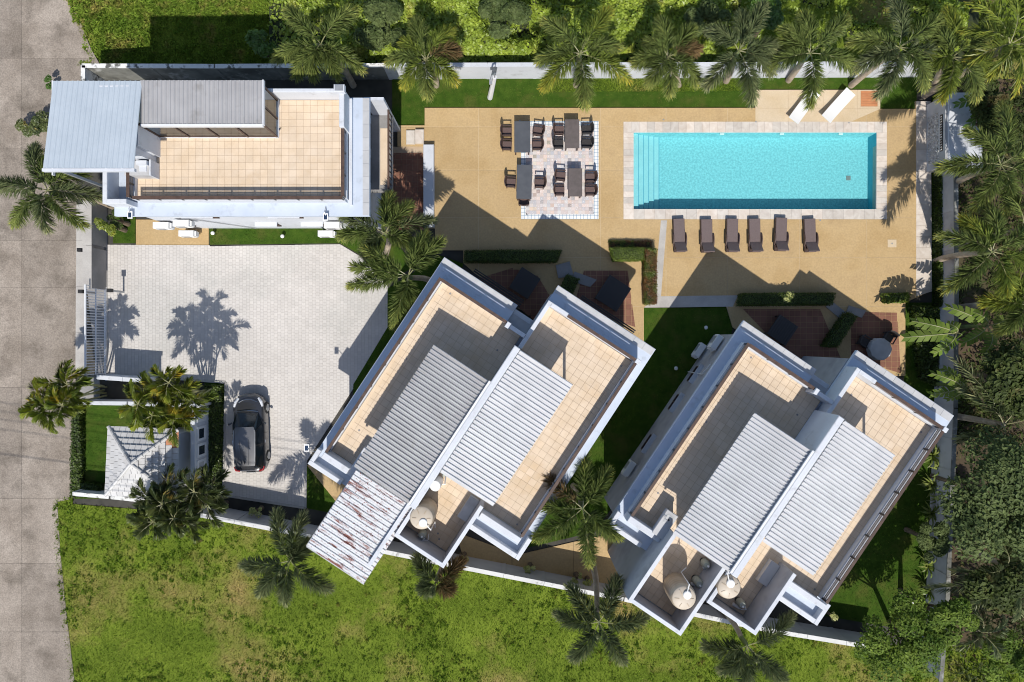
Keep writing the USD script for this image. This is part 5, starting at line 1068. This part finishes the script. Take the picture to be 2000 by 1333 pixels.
# jungle floor to the east
def jz(x, y): return .35 * fbm(np.stack([x * .5, y * .5, 0 * x], -1), 3, 8) + .9 * np.clip(fbm(np.stack([x * .33, y * .33, 0 * x], -1), 3, 31) - .52, 0, 1) * 4
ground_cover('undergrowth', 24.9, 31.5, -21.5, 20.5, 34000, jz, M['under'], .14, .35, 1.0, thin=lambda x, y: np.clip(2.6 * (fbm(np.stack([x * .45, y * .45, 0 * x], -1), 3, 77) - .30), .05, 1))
tree('broad dark leafy tree at the picture edge beside the second villa', (1962, 975), 6.0, 3.0, M['tree_dark'], 11000, .105, 26)
tree('small leafy tree over the end of the jungle wall, bright green', (1760, 1248), 4.2, 2.2, M['tree_green'], 7000, .085, 18, trunk_base=(1738, 1215))
tree('bright leafy tree standing over the jungle wall next to the turf strip', (1850, 1212), 4.4, 1.5, M['tree_green'], 5200, .085, 16)
tree('round leafy shrub tree shading the turf strip', (1822, 1060), 2.6, 1.05, M['tree_dark'], 3200, .085, 10)
tree('dark tree standing among the jungle palms near the bottom corner', (1950, 1150), 4.6, 1.8, M['under'], 3600, .12, 12)
tree('leafy shrub at the bottom edge beside the brown jungle litter', (1975, 1300), 3.0, 1.7, M['tree_green'], 3000, .09, 10)
tree('dark green tree above the banana leaves', (1985, 740), 5.2, 2.2, M['under'], 4600, .13, 14)
tree('dark leafy tree behind the coconut palm crown', (1945, 215), 3.8, 1.9, M['under'], 3600, .14, 12)
tree('tall dark bush rising from the scrub behind the thin palm', (1505, 30), 2.6, 1.3, M['bush'], 2800, .10, 9)
tree('dark bush in the scrub right of the broad bright palm', (1385, 45), 2.4, 1.2, M['tree_dark'], 2600, .10, 9)
tree('leafy bush with big leaves on the shaded meadow behind the gate house', (505, 88), 1.4, 1.1, M['bush'], 900, .16, 8)
tree('dark leafy bush between the first two palms of the back row', (745, 55), 2.4, 1.5, M['tree_dark'], 3000, .11, 10)
tree('dark leafy bush behind the lawn lamp at the picture edge', (985, 30), 2.6, 1.4, M['tree_dark'], 2600, .11, 10)
tree('small green bush against the road under the blue canopy edge', (97, 164), .7, .4, M['bush'], 420, .06, 5, name='shrub', cat='shrub')
tree('low fern-like bush at the road under the middle of the blue canopy', (62, 246), .8, .95, M['areca_dark'], 1400, .08, 9, name='shrub', cat='shrub')
tree('yellow green bush on the wall between road and turf corner', (208, 440), 1.9, .62, M['areca'], 700, .07, 7, name='shrub', cat='shrub')
tree('dark climbing bush at the gate house corner', (222, 430), 1.5, .55, M['tree_dark'], 600, .06, 6, name='shrub', cat='shrub')
for q, lb in (((905, 1092), 'pale flowering bush at the wall under the first tank yard'), ((1036, 1113), 'pale flowering bush at the wall below the bench terrace'), ((1128, 1132), 'pale flowering bush at the wall beside the palm trunk'), ((1150, 1140), 'second pale bush touching the palm trunk by the wall'), ((1625, 1205), 'pale flowering bush at the wall below the second villa'), ((430, 990), 'pale leafy bush beside the dark palm clump'), ((500, 1000), 'small pale bush at the wall end below the driveway'), ((1545, 583), 'pale bush poking out of the shaded hedge')):
    tree(lb, q, .9, .42, M['blossom'] if '1545' not in str(q) else M['blossom'], 260, .055, 5, name='shrub', cat='shrub')

def hedge(label, pts, h, m, z0=.1, dens=900, size=.035, name='hedge'):
    pg = PP(pts); c = np.array(pg.centroid.coords[0]); t = thing(name, label, 'hedge', (*c, z0)); pl = affinity.translate(pg, -c[0], -c[1]); ins = pl.buffer(-.07)
    part(t, 'shade_core', B().poly(ins, 0, h - .06), M['core'])  # solid core, the inner shade of the hedge is in its colour
    n = int(dens * pl.area); x0, y0, x1, y1 = pl.bounds; xy = R.uniform((x0, y0), (x1, y1), (n * 2, 2)); xy = xy[shapely.contains_xy(pl, xy[:, 0], xy[:, 1])][:n]
    c1_ = np.c_[xy, h + R.uniform(-.07, .04, len(xy)) - .10 * np.clip(1 - np.array(shapely.distance(pl.exterior, shapely.points(xy))) / .1, 0, 1)]
    n2 = int(dens * .6 * pl.length * h); s = R.uniform(0, pl.length, n2); ep = np.array([pl.exterior.interpolate(a).coords[0] for a in s]); c2_ = np.c_[ep + R.normal(0, .03, ep.shape), R.uniform(.05, h, n2)]
    cc = np.vstack([c1_, c2_]); nn = np.vstack([np.tile([0, 0, 1.0], (len(c1_), 1)), np.c_[ep - np.array(pl.centroid.coords[0]), np.full(n2, .5)]])
    leaf_part(t, 'leaves', cc, nn + R.normal(0, .6, cc.shape), size, m, .7)
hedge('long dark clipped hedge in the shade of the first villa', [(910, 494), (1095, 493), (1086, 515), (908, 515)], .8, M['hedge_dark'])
hedge('bright green clipped hedge at the patio corner', [(1189, 489), (1253, 489), (1253, 511), (1195, 512)], .85, M['hedge'])
hedge('low reddish hedge strip along the green hedge, facing the pool', [(1188, 473), (1270, 473), (1272, 487), (1189, 487)], .25, M['hedge_red'])
hedge('red and green croton hedge running down beside the tan patio', [(1253.5, 489), (1276, 490), (1277, 595), (1255, 596)], .85, M['hedge_red'])
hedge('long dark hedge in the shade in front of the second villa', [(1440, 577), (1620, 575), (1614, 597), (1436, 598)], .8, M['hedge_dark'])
hedge('grassy hedge between the patio and the orange paving corner', [(1716, 577), (1766, 575), (1764, 591), (1720, 592)], .5, M['hedge'], size=.05)
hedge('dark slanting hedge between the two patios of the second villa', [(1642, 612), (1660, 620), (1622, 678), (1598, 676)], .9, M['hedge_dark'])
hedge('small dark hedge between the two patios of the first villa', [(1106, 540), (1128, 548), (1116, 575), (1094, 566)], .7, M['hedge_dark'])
hedge('dark planting along the jungle wall beside the pale edge slabs', [(1819, 345), (1838, 345), (1838, 600), (1820, 600)], .7, M['hedge_dark'], size=.06, dens=500)
hedge('dark hedge bed along the driveway by the hut', [(402, 752), (438, 754), (434, 962), (402, 962)], .35, M['hedge_dark'], 0, 500, .05)
hedge('dark planting between turf and jungle wall beside the second villa', [(1775, 600), (1835, 600), (1836, 760), (1790, 740)], .5, M['hedge_dark'], 0, 350, .07)
hedge('dark leafy strip at the road edge of the hut lawn', [(149, 792), (166, 792), (166, 940), (205, 945), (205, 968), (146, 968)], .5, M['hedge_dark'], 0, 450, .06)  # narrow strip of dark leaves along the lawn edge
hedge('dark narrow planting behind the gate house along the stained wall', [(235, 143), (740, 143), (740, 153), (235, 153)], .5, M['hedge_dark'], 0, 400, .06)

# strappy lilies, banana plants, coconut fronds
def lily(label, q, rad=.75, n=26):
    b = np.r_[P(*q), 0]; t = thing('lily_plant', label, 'plant', b, 0, 'strappy lilies along the jungle wall')
    for k in range(n):
        a = R.uniform(0, 6.28); L = rad * R.uniform(.6, 1.15); tip = np.array([L * math.cos(a), L * math.sin(a), R.uniform(.35, .9)]); c = curve([0, 0, .3], tip, .35, 6); s = np.cross(tip - c[0], [0, 0, 1.0]); s /= np.linalg.norm(s); w = np.array([.03, .045, .05, .045, .03, .004])[:, None]
        v = np.vstack([c - s * w, c + s * w]); f = [x for i in range(5) for x in ([i, i + 6, i + 7], [i, i + 7, i + 1])]; part(t, 'leaf', (v, np.array(f)), M['lily'], smooth=False, rv=np.full(12, R.random()))
LL = ['uppermost strappy lily by the second villa railing', 'second strappy lily down the jungle wall', 'third strappy lily, the fullest of the row', 'fourth strappy lily, above the round shrub tree', 'lily half under the round shrub tree', 'lily at the corner of the upper turf strip', 'lowest lily beside the small leafy tree']
for q, lb in zip([(1812, 888), (1826, 915), (1812, 945), (1828, 970), (1810, 1000), (1802, 1100), (1806, 1150)], LL): lily(lb, q)
def big_leaf(t, o, p0, p1, rise, w, m, notch=9):
    c = curve(p0, p1, rise, notch * 2 + 1); s = np.cross(np.asarray(p1) - p0, [0, 0, 1.0]); s /= np.linalg.norm(s); n = len(c); vs, fs, k = [], [], 0
    for sd in (-1, 1):
        for i in range(0, n - 1, 2):
            if i < 3: continue
            wi = w * math.sin(min(1, .12 + .85 * (i / (n - 1))) * math.pi) ** .6 * R.uniform(.85, 1.1); ax = c[i + 2] - c[i]
            dn = np.array([0, 0, -R.uniform(.02, .18)]); e = c[i + 1] + s * sd * wi + ax * .55 + dn
            vs += [c[i], c[i + 2], e + ax * .38, e - ax * .45]; fs += [[k, k + 1, k + 2], [k, k + 2, k + 3]]; k += 4
    lf = part(t, 'leaf', (np.array(vs) - o, np.array(fs)), m, rv=np.repeat(R.random(k // 4) * .4 + R.random() * .5, 4)); part(lf, 'midrib', B().tube(c[::3] - o, np.linspace(.035, .01, len(c[::3])), 5), M['rachis'])
def banana(label, base, z, tips, w=.36, ztip=None, m='banana', cat='banana plant', name='banana_plant'):
    b = np.r_[P(*base), 0]; h = np.r_[P(*base, 0), z]; t = thing(name, label, cat, b)
    part(t, 'stalk', B().tube(np.array([b, h]) - b, [.13, .08], 9), M['shaft'], smooth=40)
    for q in tips: zz = z + R.uniform(-.5, .5); big_leaf(t, b, h, np.r_[P(*q, zz), zz], .8, w, M[m])
banana('torn banana plant reaching over the jungle wall towards the orange paving', (1800, 652), 3.2, [(1766, 660), (1782, 628), (1868, 660), (1824, 692), (1850, 632)])
banana('banana plant with broad leaves behind the jungle wall', (1850, 640), 3.4, [(1962, 624), (1878, 672), (1900, 610), (1924, 690), (1850, 600)])
banana('pale fan-leaved plant at the corner of the second villa', (1822, 750), 2.6, [(1820, 730), (1842, 720), (1866, 742), (1850, 782), (1818, 772)], .3)
banana('dark broad-leaved plant behind the pump house', (1880, 215), 2.4, [(1905, 190), (1930, 200), (1888, 250), (1950, 232), (1866, 205), (1920, 255)], .33, m='bush')
def coconut(label, crown, z, tips, m='frond', n=150, plume=.75, group='coconut palms', base=None):
    c3 = np.r_[P(*crown, z), z]; b3 = np.r_[P(*base), 0] if base else np.r_[c3[:2], 0]; t = thing('coconut_palm', label, 'palm tree', b3, 0, group)
    part(t, 'trunk', B().tube(np.array([b3, (b3 + c3) / 2 + [.1, 0, 0], c3]) - b3, [.2, .16, .13], 10), M['trunk'], smooth=40)
    for q in tips: zz = z - R.uniform(.3, 1.2); add_frond(t, b3, c3, np.r_[P(*q, zz), zz], .9, M[m], n, plume, .085, flat=True, lean=(60, 25))
coconut('coconut palm with split leaves in the upper corner of the jungle', (1972, 88), 7.0, [(1900, 8), (1880, 60), (1890, 120), (1930, 150), (1985, 180), (2060, 120), (2060, 40), (1965, -20)], 'frond_yellow')
coconut('dark jungle palm with thin fronds below the banana plants', (1960, 830), 5.0, [(1862, 700), (1880, 760), (1870, 860), (1930, 920), (2040, 800), (1990, 720)], 'frond_dark', 120)
coconut('jungle palm with feathery fronds beside the dark leafy tree', (1965, 1108), 4.6, [(1866, 1118), (1818, 1150), (1880, 1190), (1940, 1040), (2040, 1150), (1985, 1210)], 'frond_dark', 130)
coconut('jungle palm at the edge above the banana plants', (1995, 450), 6.2, [(1960, 380), (1985, 520), (2060, 400), (2060, 500)], 'frond', 140)
coconut('low jungle palm near the bottom corner beside brown litter', (1915, 1235), 3.0, [(1860, 1200), (1850, 1260), (1960, 1210), (1950, 1280), (1900, 1180)], 'frond_dark', 110, .6)
